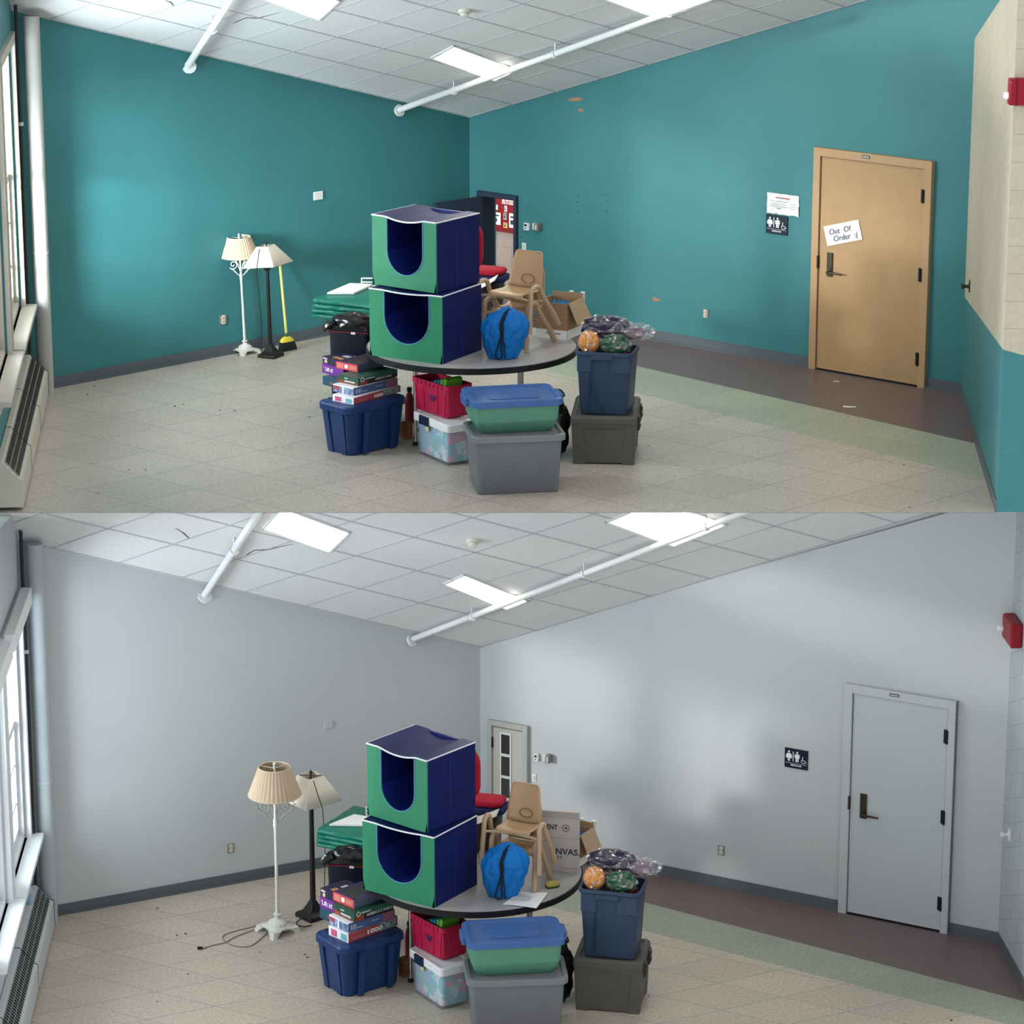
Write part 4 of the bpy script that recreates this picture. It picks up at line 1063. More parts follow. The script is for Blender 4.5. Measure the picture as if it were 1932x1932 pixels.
def film_mat():
    """thin clear crinkled plastic"""
    m = bpy.data.materials.new('clear_film'); m.use_nodes = True; nt = m.node_tree
    for n in list(nt.nodes): nt.nodes.remove(n)
    o = nt.nodes.new('ShaderNodeOutputMaterial'); mix = nt.nodes.new('ShaderNodeMixShader'); tr = nt.nodes.new('ShaderNodeBsdfTransparent'); gl = nt.nodes.new('ShaderNodeBsdfGlossy'); df = nt.nodes.new('ShaderNodeBsdfDiffuse'); m2 = nt.nodes.new('ShaderNodeMixShader')
    gl.inputs['Roughness'].default_value = .18; df.inputs['Color'].default_value = (.8, .78, .78, 1); m2.inputs[0].default_value = .55
    tc = nt.nodes.new('ShaderNodeTexCoord'); n = nt.nodes.new('ShaderNodeTexNoise'); n.inputs['Scale'].default_value = 11; n.inputs['Detail'].default_value = 3; n.inputs['Distortion'].default_value = 2.2
    r = nt.nodes.new('ShaderNodeValToRGB'); r.color_ramp.elements[0].position = .53; r.color_ramp.elements[0].color = (.10, .10, .10, 1); r.color_ramp.elements[1].position = .66; r.color_ramp.elements[1].color = (.55, .55, .55, 1)
    nt.links.new(tc.outputs['Object'], n.inputs['Vector']); nt.links.new(n.outputs['Fac'], r.inputs['Fac'])
    nt.links.new(r.outputs['Color'], mix.inputs[0]); nt.links.new(tr.outputs[0], mix.inputs[1]); nt.links.new(gl.outputs[0], m2.inputs[1]); nt.links.new(df.outputs[0], m2.inputs[2]); nt.links.new(m2.outputs[0], mix.inputs[2]); nt.links.new(mix.outputs[0], o.inputs['Surface'])
    return m
film = film_mat()
def yarn(r):
    x, y, z, rz, w, d, h = r.P['navy_tote']; A = r.k == 'A'
    R = Matrix.Rotation(rz, 3, 'Z'); B = V((x, y, z+h))
    def ball(name, label, cat, lx, ly, lz, rx, ry, rzz, col, seed, bag=1.12, yarn_rad=.005, cnt=60):
        t = thing(name, label, cat, B+R @ V((lx, ly, lz)), rz)
        blob(rx, ry, rzz, seed, .18, 24, 16, 2.6).build('skein', mat(name+'_core_%d' % seed, tuple(c*.75 for c in col), .9, .1), t, smooth=True)
        strands(rx, ry, rzz, seed+5, cnt, yarn_rad).build('loose_strands', mat(name+'_yarn_%d' % seed, col, .9, .1), t, smooth=True)
        if bag: blob(rx*bag, ry*bag, rzz*bag*1.02, seed+9, .16, 36, 24, 3.2).build('plastic_bag', film, t, smooth=True)
        return t
    ball('yarn_skein', 'orange yarn in a clear plastic bag in the navy tote %s' % r.where, 'yarn', -.145, -d*.14, .050, .080, .080, .085, (.80, .33, .055), 3, 1.16)
    ball('yarn_skein', 'dark green yarn in a clear plastic bag in the navy tote %s' % r.where, 'yarn', .075, -d*.14, .040, .115, .082, .078, (.018, .105, .045), 4, 1.10)
    pc = (.052, .04, .082) if A else (.095, .08, .14)
    big = ball('yarn_bag', 'large clear bag of dark purple yarn lying across the navy tote %s' % r.where, 'bag of yarn', -.03, d*.32, .145, .20, .10, .085, pc, 6, 1.12, .006, 40)
    m = blob(.15, .09, .07, 15, .25, 30, 18, 3.0); o = m.build('bag_end', film, big, smooth=True); o.location = (.25, -.02, -.02)
    m = blob(.10, .07, .05, 18, .25); o = m.build('small_skein', mat('mauve_yarn', (.22, .15, .19), .9), big, smooth=True); o.location = (.22, -.02, -.03)
    ball('yarn_skein', 'deep red yarn low in the right side of the navy tote %s' % r.where, 'yarn', w*.27, -.02, -.028, .055, .06, .04, (.16, .008, .02), 8, 0)
    # stuffing that fills the tote so the yarn rests on something
    t = thing('folded_fabric', 'dark fabric packed under the yarn in the navy tote %s' % r.where, 'fabric', B+R @ V((0, 0, -h*.5)), rz)
    m = MB(); m.loft([rrect(w*.72, d*.70, .04, -h*.45), rrect(w*.78, d*.74, .05, h*.35)]); m.build('bundle', mat('dark_fabric', (.03, .025, .04), .9), t)
for r in (RA, RB): yarn(r)

def blue_tote(r):
    x, y, z, rz, w, d, h = r.P['blue_tote']
    t = thing('storage_tote', 'dark blue lidded tote on the floor carrying the game boxes %s' % r.where, 'storage tote', (x, y, z), rz)
    b = mat('dark_blue_plastic', (.012, .040, .135), .32, .45, noise=.08, nscale=6)
    # straight sided tub with rounded corners, its lid dipping over the handles
    def hexa(sw, sd, zz, bow=0): return rrect(sw, sd, min(sw, sd)*.16, zz, 4)
    bt_ = h-.06
    m = MB(); m.loft([hexa(w*.80, d*.82, 0), hexa(w*.82, d*.83, .015), hexa(w*.95, d*.95, bt_)]); m.build('body', b, t, bevel=.008)
    m = MB(); m.loft([hexa(w*.97, d*.98, bt_-.015), hexa(w, d, bt_-.01), hexa(w*1.0, d*1.0, h-.022), hexa(w*.97, d*.97, h-.006), hexa(w*.82, d*.86, h-.006), hexa(w*.80, d*.84, h)]); lid = m.build('lid', b, t, bevel=.004)
    for sx in (-.26, .26):
        m = MB()
        for sy in (-1,):
            zt = bt_*.96
            m.loft([[(sx*w*.8-.03, sy*d*.42-.002, .0), (sx*w*.8+.03, sy*d*.42-.002, .0), (sx*w*.8+.022, sy*d*.42+.03, 0), (sx*w*.8-.022, sy*d*.42+.03, 0)],
                    [(sx*w*.92-.03, sy*d*.475-.012, zt), (sx*w*.92+.03, sy*d*.475-.012, zt), (sx*w*.92+.022, sy*d*.475+.03, zt), (sx*w*.92-.022, sy*d*.475+.03, zt)]])
        m.build('rib', b, t)
    for yy in (-.36, .36):
        m = MB(); m.box((w*.52, yy*d*.62, h*.44), (.02, .05, h*.84), R=Matrix.Rotation(math.atan2(w*.07, h), 3, 'Y')); m.build('side_rib', b, t)
    for q in (-.07, .07):
        m = MB(); m.lathe([(.018, h+.0), (.018, h+.001), (.0001, h+.001)], 12, (-w*.42, -d*.28+q*.9+.04, 0)); m.build('lid_hole', black, lid)
def red_crate(r):
    x, y, z, rz, w, d, h = r.P['red_crate']
    t = thing('plastic_crate', 'open red plastic crate of folders standing on the clear bin %s' % r.where, 'crate', (x, y, z), rz)
    c = mat('red_plastic', (.40, .012, .055), .42, .4, noise=.06, nscale=6)
    m = MB(); m.loft(shell_rings(w, d, h, .88, .018, rim=.012, rimh=.045)); m.build('body', c, t, smooth=True, angle=30)
    ribs(t, w, d, h, .88, (-.42, -.2, .2, .42), c, .014, .05, .80, .006)
    m = MB()
    for i in range(7):
        m.box((-w*.34+i*w*.113, -d/2-.002, h*.91), (.016, .012, .03))
    for i in range(5):
        m.box((w/2+.002, -d*.34+i*d*.17, h*.91), (.012, .016, .03))
    m.build('rim_teeth', c, t)
    # faded print on the long front face
    m = MB(); zz = h*.56; sl = math.atan2(d*.06, h)
    y_ = lambda q: -(d*(.88+.12*q/h))/2-.004
    for k in range(3): m.box((.03, y_(zz-.018*k)+.004, zz-.018*k), (w*(.20-.06*k), .006, .011))
    m.build('stamp', mat('stamp_ink', (.06, .02, .09), .7), t)
    # folders
    cols = [(.02, .09, .15), (.015, .16, .13), (.02, .12, .28), (.10, .28, .03), (.12, .34, .04)]
    for i, cc in enumerate(cols):
        f = thing('ring_binder', '%s folder standing in the red crate %s' % (['dark teal', 'sea green', 'blue', 'leaf green', 'bright lime green'][i], r.where), 'folder', V((x, y, z)), rz)
        m = MB(); hh = h*(.80+.05*i); m.box((w*(-.10+.09*i), 0, .045+hh/2), (w*.075, d*.64, hh), R=Matrix.Rotation(math.radians(10), 3, 'Y')); m.build('cover', mat('folder_%d' % i, cc, .5), f, bevel=.004)
        m = MB(); m.box((w*(-.10+.09*i)+.018, 0, .045+hh-.004), (w*.04, d*.60, .012), R=Matrix.Rotation(math.radians(10), 3, 'Y')); m.build('pages', mat('folder_pages', tuple(min(1, q*1.5+.02) for q in cc), .8) if False else MATS['folder_%d' % i], f)
def clear_bin(r):
    x, y, z, rz, w, d, h = r.P['clear_bin']
    t = thing('clear_storage_bin', 'clear white lidded bin of pastel stuffing under the red crate %s' % r.where, 'storage bin', (x, y, z), rz)
    cl = mat('clear_plastic', (.62, .68, .72), .12, .5, alpha=.13)
    hb = h-.05
    m = MB(); m.loft(shell_rings(w*.95, d*.93, hb, .92, .03, rim=.008, rimh=.02)); m.build('body', cl, t, smooth=True, angle=30)
    wl = mat('white_lid_plastic', (.72, .74, .75), .35, .4)
    lid = lid_mesh(w, d, hb-.018, .068, .035, .012, .10).build('lid', wl, t, smooth=True)
    nv = mat('navy_latch', (.012, .02, .05), .4)
    m = MB(); m.box((-.03*w-w*.12, -d/2-.006, hb+.012), (w*.24, .022, .075)); m.build('latch', nv, lid, bevel=.004)
    m = MB(); m.box((-.10*w, -d/2*.93-.003, hb-.045), (.05, .004, .05)); m.build('sticker', mat('yellow_sticker', (.62, .55, .25), .7), t)
    s = thing('pastel_stuffing', 'pastel blue pink and green foam shapes seen through the clear bin %s' % r.where, 'foam shapes', V((x, y, z)), rz)
    s['kind'] = 'stuff'
    mm = mat_pastel()
    m = MB(); m.loft([rrect(w*.82, d*.77, .03, .026), rrect(w*.865, d*.80, .03, hb*.90)]); m.build('filling', mm, s)
    # things pressed against the plastic
_pm = []
def mat_pastel():
    if _pm: return _pm[0]
    m = bpy.data.materials.new('pastel_stuffing'); m.use_nodes = True; nt = m.node_tree; b = nt.nodes['Principled BSDF']
    tc = nt.nodes.new('ShaderNodeTexCoord'); vo = nt.nodes.new('ShaderNodeTexVoronoi'); vo.inputs['Scale'].default_value = 17; vo.inputs['Randomness'].default_value = 1
    nz = nt.nodes.new('ShaderNodeTexNoise'); nz.inputs['Scale'].default_value = 9
    ad = nt.nodes.new('ShaderNodeMix'); ad.data_type = 'RGBA'; ad.inputs[0].default_value = .12
    nt.links.new(tc.outputs['Object'], nz.inputs['Vector']); nt.links.new(tc.outputs['Object'], ad.inputs[6]); nt.links.new(nz.outputs['Color'], ad.inputs[7]); nt.links.new(ad.outputs[2], vo.inputs['Vector'])
    r = nt.nodes.new('ShaderNodeValToRGB'); r.color_ramp.interpolation = 'CONSTANT'
    e = r.color_ramp.elements; e[0].position = 0; e[0].color = (.20, .48, .60, 1); e[1].position = .3; e[1].color = (.40, .63, .70, 1)
    for p, c in ((.48, (.30, .42, .62, 1)), (.62, (.60, .34, .44, 1)), (.74, (.28, .52, .46, 1)), (.88, (.62, .66, .70, 1))):
        q = e.new(p); q.color = c
    sp = nt.nodes.new('ShaderNodeSeparateColor'); nt.links.new(vo.outputs['Color'], sp.inputs[0]); nt.links.new(sp.outputs[0], r.inputs['Fac'])
    nt.links.new(r.outputs['Color'], b.inputs['Base Color']); b.inputs['Roughness'].default_value = .8
    bp = nt.nodes.new('ShaderNodeBump'); bp.inputs['Strength'].default_value = .5; bp.inputs['Distance'].default_value = .02; nt.links.new(vo.outputs['Distance'], bp.inputs['Height']); nt.links.new(bp.outputs['Normal'], b.inputs['Normal'])
    _pm.append(m); return m
for r in (RA, RB): blue_tote(r); clear_bin(r); red_crate(r)

# ---- board games and puzzles
def game_box(r, key, name, label, cat, top, left, right, lid_line=None):
    x, y, z, rz, w, d, h = r.P[key]
    t = thing(name, label, cat, (x, y, z), rz)
    h -= .001
    m = MB()
    vs = [(-w/2, -d/2, 0), (w/2, -d/2, 0), (w/2, d/2, 0), (-w/2, d/2, 0), (-w/2, -d/2, h), (w/2, -d/2, h), (w/2, d/2, h), (-w/2, d/2, h)]
    m.add(vs, [(4, 5, 6, 7)], 0); m.add(vs, [(0, 1, 5, 4), (2, 3, 7, 6)], 1); m.add(vs, [(1, 2, 6, 5), (3, 0, 4, 7)], 2); m.add(vs, [(3, 2, 1, 0)], 2)
    m.build('box', [top, left, right], t)
    return t, w, d, h
def art(t, name, m_, pts, face, w, d, h, e=.0012):
    """small printed shapes: rectangles (u0,v0,u1,v1 as fractions) on the left (front, -y), right (+x) or top face"""
    m = MB()
    for u0, v0, u1, v1 in pts:
        if face == 'front': m.quad([(w*(u0-.5), -d/2-e, h*v0), (w*(u1-.5), -d/2-e, h*v0), (w*(u1-.5), -d/2-e, h*v1), (w*(u0-.5), -d/2-e, h*v1)])
        elif face == 'right': m.quad([(w/2+e, d*(u0-.5), h*v0), (w/2+e, d*(u1-.5), h*v0), (w/2+e, d*(u1-.5), h*v1), (w/2+e, d*(u0-.5), h*v1)])
        else: m.quad([(w*(u0-.5), d*(v0-.5), h+e), (w*(u1-.5), d*(v0-.5), h+e), (w*(u1-.5), d*(v1-.5), h+e), (w*(u0-.5), d*(v1-.5), h+e)])
    return m.build(name, m_, t)
gm = lambda n, c, **k: mat('card_'+n, c, .42, .4, **k)
def games(r):
    A = r.k == 'A'
    wt = gm('white', (.75, .75, .76)); navy = gm('navy', (.03, .05, .13)); dk = gm('dark', (.028, .022, .055)); red = gm('red', (.50, .06, .065)); pur = gm('purple', (.15, .03, .24))
    # bottom to top of the front stack
    t, w, d, h = game_box(r, 'puzzle_thousand', 'jigsaw_box', 'red 1000 piece jigsaw box, bottom of the front stack %s' % r.where, 'jigsaw puzzle', wt, wt, gm('rust', (.34, .07, .075)))
    art(t, 'picture', gm('pink', (.55, .10, .22)), [(.12, .1, .42, .8)], 'front', w, d, h); art(t, 'picture', gm('aqua', (.16, .42, .50)), [(.62, .1, .92, .75)], 'front', w, d, h)
    art(t, 'picture', gm('mixed', (.22, .28, .28), noise=.9, nscale=60), [(.62, .05, .97, .95)], 'right', w, d, h)
    text_obj('lettering', '1000', h*.62, wt, t, (w/2+.002, d*.02, h*.40), RIGHT, sx=1.7, bold=.002)
    text_obj('lettering', 'PUZZLE', h*.34, gm('rose', (.5, .25, .25)), t, (w/2+.002, -d*.30, h*.30), RIGHT, sx=1.3)
    t, w, d, h = game_box(r, 'puzzle_blue', 'jigsaw_box', 'blue and white jigsaw box second from the bottom of the front stack %s' % r.where, 'jigsaw puzzle', wt, gm('pictures', (.16, .22, .38), noise=.8, nscale=35), gm('midblue', (.055, .105, .23)))
    art(t, 'white_edge', wt, [(0, .86, 1, 1), (.44, 0, .52, .9)], 'front', w, d, h); art(t, 'red_patch', gm('brick', (.33, .07, .08)), [(.03, .35, .30, .85)], 'front', w, d, h)
    art(t, 'rose_panel', gm('dusk', (.26, .10, .16)), [(.74, .05, .98, .95)], 'right', w, d, h)
    art(t, 'pale_title', gm('paleblue', (.40, .48, .62)), [(.05, .2, .075, .75), (.09, .2, .105, .75), (.12, .2, .145, .75), (.16, .2, .17, .75), (.19, .25, .30, .35), (.50, .5, .66, .58)], 'right', w, d, h)
    t, w, d, h = game_box(r, 'puzzle_parks', 'jigsaw_box', "dark green America's Parks jigsaw box third up the front stack %s" % r.where, 'jigsaw puzzle', gm('forest', (.02, .07, .05)), gm('forest', (.02, .07, .05)), gm('ebony', (.02, .022, .022)))
    art(t, 'green_band', gm('pine', (.02, .10, .065)), [(0, .55, 1, 1)], 'right', w, d, h); art(t, 'picture', gm('canyon', (.24, .05, .03), noise=.5, nscale=40), [(.02, .02, .24, .52)], 'right', w, d, h)
    art(t, 'picture', gm('canyon', (.24, .05, .03)), [(.02, .05, .3, .45), (.3, .05, .95, .2)], 'front', w, d, h)
    text_obj('lettering', "AMERICA'S PARKS", h*.42, wt, t, (w/2+.0025, d*.14, h*.36), RIGHT, sx=.95)
    art(t, 'small_print', wt, [(.17+.035*i, .70, .195+.035*i, .82) for i in range(7)], 'right', w, d, h, .002)
    art(t, 'small_print', wt, [(.36+.07*i, .24, .41+.07*i, .42) for i in range(7)]+[(.35+.06*i, .66, .39+.06*i, .78) for i in range(3)], 'front', w, d, h, .002)
    m = MB(); m.tube([(w/2+.002, -d*.40+.018*math.cos(a), h*.72+.018*math.sin(a)) for a in [2*math.pi*i/12 for i in range(13)]], .003, 5); m.build('round_mark', wt, t)
    t, w, d, h = game_box(r, 'puzzle_red', 'jigsaw_box', 'red sided jigsaw box with black top, uppermost of the front stack %s' % r.where, 'jigsaw puzzle', gm('charcoal', (.035, .032, .035)), red, gm('slate', (.085, .115, .17)))
    art(t, 'purple_edge', gm('violet', (.05, .03, .16)), [(0, 0, .06, 1), (.94, 0, 1, 1), (0, 0, 1, .05), (0, .95, 1, 1)], 'top', w, d, h)
    art(t, 'white_label', wt, [(.40, .25, .55, .75)], 'front', w, d, h); art(t, 'pale_patch', gm('coral', (.55, .17, .15)), [(.05, .15, .36, .85), (.6, .2, .94, .8)], 'front', w, d, h)
    m = MB(); m.tube([(w/2+.002, d*.33+.045*math.cos(a), h*.5+h*.34*math.sin(a)) for a in [2*math.pi*i/16 for i in range(17)]], .004, 5); m.build('oval_mark', gm('terra', (.42, .16, .12)), t)
    # rear stack
    t, w, d, h = game_box(r, 'game_teal', 'board_game_box', 'plain dark teal game box at the bottom of the rear stack %s' % r.where, 'board game', gm('tealbox', (.02, .075, .115)), gm('tealbox', (.02, .075, .115)), gm('tealbox', (.02, .075, .115)))
    art(t, 'small_print', gm('rust', (.34, .07, .075)), [(.35, .3, .45, .6)], 'front', w, d, h)
    t, w, d, h = game_box(r, 'game_purple', 'board_game_box', 'purple Lift it game box in the middle of the rear stack %s' % r.where, 'board game', pur, pur, pur)
    text_obj('lettering', 'Lift it!', h*.60, wt, t, (-w*.16, -d/2-.002, h*.50), FRONT, sx=1.0, bold=.001)
    art(t, 'small_mark', gm('pink', (.55, .10, .22)), [(.05, .55, .10, .75)], 'front', w, d, h)
    t, w, d, h = game_box(r, 'game_dark', 'board_game_box', 'dark purple picture game box on top of the rear stack %s' % r.where, 'board game', dk, dk, dk)
    art(t, 'orange_figure', gm('orange', (.50, .22, .09), noise=.6, nscale=50), [(.30, .12, .72, .34)], 'top', w, d, h)
    art(t, 'pale_title', gm('lilac', (.50, .50, .60), noise=.6, nscale=70), [(.35, .48, .70, .72)], 'top', w, d, h)
    art(t, 'pink_patch', gm('pink', (.55, .10, .22)), [(.55, .80, .72, .92)], 'top', w, d, h)
    art(t, 'yellow_figure', gm('straw', (.55, .45, .25), noise=.7, nscale=60), [(.10, .1, .22, .55)], 'front', w, d, h)
    art(t, 'pale_title', wt, [(.04+.05*i, .66, .075+.05*i, .88) for i in range(4)], 'front', w, d, h)
games(RA); games(RB)

# ---- mats, bin with bag, boxes behind
def mats(r):
    x, y, z, rz, w, d, h = r.P['mats']
    t = thing('folded_gym_mat', 'green vinyl gym mat folded into four layers behind the foam blocks %s' % r.where, 'gym mat', (x, y, z), rz)
    gv = mat('teal_green_vinyl', (.010, .155, .105), .35, .45, noise=.15, nscale=9, bump=.35, bscale=14)
    lh = h/4
    from mathutils import noise as nz
    for i in range(4):
        m = MB(); n = 26; rings = []
        per = rrect(w, d, .03, 0, 3)
        # subdivide the outline for wrinkles
        pts = []
        for a, b in zip(per, per[1:]+per[:1]):
            L = math.dist(a, b); k = max(1, int(L/.05))
            for j in range(k): pts.append((a[0]+(b[0]-a[0])*j/k, a[1]+(b[1]-a[1])*j/k))
        for q, ins in ((.0, .03), (.15, .004), (.5, .0), (.85, .004), (1., .03)):
            row = []
            for px, py in pts:
                wob = nz.noise(V((px*9+i*5+q*4, py*9, i*2.0)))*.012
                s_ = 1-(ins+wob)/(max(w, d)/2)
                row.append((px*s_+i*.006, py*s_, lh*(i+q*.96)))
            rings.append(row)
        m.loft(rings); m.build('mat_panel', gv, t, smooth=True, angle=60)
    q = [V(p) for p in r.P['board']]
    c = sum(q, V())/4; c.z = z+h
    b = thing('white_board', 'white sheet of board lying on the green gym mat %s' % r.where, 'board', c)
    m = MB(); m.slab([V((p.x-c.x, p.y-c.y, .002)) for p in q], (0, 0, 1), .018); m.build('sheet', paper_m, b, bevel=.002)
    e = thing('white_wire_rack', 'small white wire rack at the back of the green gym mat %s' % r.where, 'rack', c+V((.16, .14, 0)))
    m = MB()
    for zz in (.01, .045, .08): m.tube([(-.07, 0, zz), (.16, 0, zz)], .007, 6)
    for xx in (-.07, .16): m.tube([(xx, 0, 0), (xx, 0, .085)], .007, 6); m.tube([(xx, -.05, .004), (xx, .05, .004)], .006, 6)
    m.build('wire_frame', white, e)
for r in (RA, RB): mats(r)

def bag_bin(r):
    x, y, z, rz, w, d, h = r.P['bin']
    t = thing('storage_bin', 'tall dark bin lined with a black bag behind the game boxes %s' % r.where, 'storage bin', (x, y, z), rz)
    b = mat('blue_black_plastic', (.004, .006, .015), .4, .45)
    m = MB(); m.loft(shell_rings(w, d, h, .84, .05, rim=.015, rimh=.03)); m.build('body', b, t, smooth=True, angle=35)
    m = MB(); m.box((-w/2+.012, -d/2+.02, h-.012), (.05, .05, .028)); m.build('rim_corner', mat('light_blue_plastic', (.10, .28, .50), .4), t, bevel=.005)
    m = MB(); m.box((.0, -d/2+.006, h-.05), (w*.9, .016, .008)); m.build('red_line', mat('dark_red_line', (.14, .015, .02), .5), t)
    for sx in (.02, .07):
        m = MB(); m.box((w*sx+.03, -d/2-.001, h-.055), (.022, .006, .022)); m.build('rivet', grid_m, t, bevel=.004)
    bag = thing('trash_bag', 'glossy black plastic bag bulging out of the dark blue bin %s' % r.where, 'plastic bag', V((x, y, z+h)), rz)
    bm_ = mat('black_bag', (.010, .010, .011), .2, .6, bump=.35, bscale=14)
    m = blob(w*.50, d*.40, .095, 21 if r.k == 'A' else 27, .10, 40, 24, 2.6, flat=-.03); o = m.build('bulge', bm_, bag, smooth=True); o.location = (.03, -.045, .02)
    m = MB(); m.loft([rrect(w*1.02, d*1.02, .06, .004), rrect(w*1.04, d*1.04, .06, -.035), rrect(w*1.0, d*1.0, .06, -.03)], False, False); m.build('cuff', bm_, bag, smooth=True)
    m = MB(); m.tube([(-w*.30, -d*.45, .03), (-w*.44, -d*.50, .0), (-w*.52, -d*.50, -.035), (-w*.54, -d*.44, -.01), (-w*.44, -d*.4, .03)], [.03, .035, .02, .02, .03], 8); m.build('flap', bm_, bag, smooth=True)
    # smaller things on the floor behind
    x, y, z, rz, w, d, h = r.P['wood']
    t = thing('wooden_block', 'small brown wooden block on the floor beside the dark blue tote %s' % r.where, 'block', (x, y, z), rz)
    m = MB(); m.box((0, 0, h/2), (w, d, h)); m.build('block', mat('brown_wood', (.20, .085, .035), .6, noise=.3, nscale=14), t, bevel=.003)
    m = MB()
    for q in (.3, .62): m.box((0, -d/2, h*q), (w*1.0, .002, .004))
    m.build('plank_line', mat('dark_wood_line', (.08, .03, .015), .8), t)
    x, y, z, rz, w, d, h = r.P['reds']
    t = thing('red_bottle', 'dark red plastic bottle standing between the totes %s' % r.where, 'bottle', (x, y, z), rz)
    m = MB(); m.lathe([(w*.6, 0), (w*.66, .02), (w*.66, h*.62), (w*.5, h*.78), (w*.3, h*.86), (w*.3, h*.90)], 18); m.build('body', mat('dark_red_plastic', (.15, .012, .018), .35), t, smooth=True)
    m = MB(); m.lathe([(w*.36, h*.89), (w*.36, h), (.0001, h)], 14); m.build('cap', black, t, smooth=True)
for r in (RA, RB): bag_bin(r)

def back_pile(r):
    x, y, z, rz, w, d, h = r.P['darkbin']
    t = thing('storage_bin', 'dark brown storage bin on the table behind the small chairs %s' % r.where, 'storage bin', (x, y, z), rz)
    m = MB(); m.loft([rrect(w*.92, d*.92, .03, 0), rrect(w, d, .03, h-.04), rrect(w*1.03, d*1.03, .03, h-.035), rrect(w*1.03, d*1.03, .03, h), rrect(w*.98, d*.98, .03, h)]); m.build('body', mat('umber_plastic', (.032, .026, .022), .5), t, smooth=True, angle=35)
    R = Matrix.Rotation(rz, 3, 'Z'); T = V((x, y, z+h))
    rf = mat('red_fabric', (.34, .012, .03), .75, .2, noise=.1, nscale=20); bf = mat('indigo_fabric', (.020, .026, .085), .8, .2)
    def cushion(name, label, lx, ly, lz, sx, sy, sz, m_, rot=(0, 0, 0), pw=2.5):
        t = thing(name, label, 'cushion', T+R @ V((lx, ly, lz)), rz)
        rings = []
        for j in range(9):
            q = -1+2*j/8; e_ = max(.0, 1-abs(q)**pw)**.5*.12+.88 if abs(q) < 1 else .84
            rings.append(rrect(sx*e_, sy*e_, .06, sz*q/2, 5))
        m = MB(); m.loft(rings); o = m.build('padding', m_, t, smooth=True, angle=70); o.rotation_euler = rot
        p = MB(); p.loft([rrect(sx*1.005, sy*1.005, .06, -.004, 5), rrect(sx*1.01, sy*1.01, .06, 0, 5), rrect(sx*1.005, sy*1.005, .06, .004, 5)]); q = p.build('seam', m_, t, smooth=True); q.rotation_euler = rot
    cushion('floor_cushion', 'flat indigo cushion under the red cushion behind the small chairs %s' % r.where, .06, 0, .03, w*1.02, d*1.0, .06, bf)
    cushion('floor_cushion', 'flat red cushion on top of the indigo cushion behind the small chairs %s' % r.where, .07, 0, .088, w*.86, d*.9, .05, rf, pw=2.2)
    # red cushion standing on edge behind the upper foam block
    cx, cy, cz, crz, cw, cdp, ch = r.P['cube_up']
    Rc = Matrix.Rotation(crz, 3, 'Z'); P0 = V((cx, cy, cz))+Rc @ V((cw*.09, cdp/2+.07, ch*.50))
    t = thing('floor_cushion', 'red cushion standing upright behind the upper foam block %s' % r.where, 'cushion', P0, crz)
    rings = [rrect(cw*.74*(e_), ch*.72*(e_), .12, q, 6) for q, e_ in ((-.05, .86), (-.04, .95), (0, 1), (.04, .95), (.05, .86))]
    m = MB(); m.loft(rings); o = m.build('padding', rf, t, smooth=True, angle=70); o.rotation_euler = (math.pi/2, 0, 0)
    # sheet of paper draped in front of the cushions
    s = thing('paper_sheet', 'curled cream and white paper sheet hanging over the cushions %s' % r.where, 'paper', T+R @ V((w*.30, -d*.56, .02)), rz)
    m = MB(); n = 8
    vs = []
    for j in range(n+1):
        for i in range(2):
            tt = j/n; vs.append((-.17+.30*tt+i*.0, -.05+.05*math.sin(tt*3)-i*.10, -.05+.13*tt-.02*math.sin(tt*3.1)-i*.045*(1-tt*.3)))
    m.add(vs, [(2*j, 2*j+1, 2*j+3, 2*j+2) for j in range(n)])
    o = m.build('sheet', mat('cream_paper', (.62, .57, .49), .8), s)
    sol = o.modifiers.new('thick', 'SOLIDIFY'); sol.thickness = .004
    m = MB(); m.add([(-.17, -.052, -.052), (-.10, -.06, -.035), (-.06, -.16, -.07), (-.115, -.165, -.105)], [(0, 1, 2, 3)]); o = m.build('white_corner', paper_m, s)
    sol = o.modifiers.new('thick', 'SOLIDIFY'); sol.thickness = .004
for r in (RA, RB): back_pile(r)

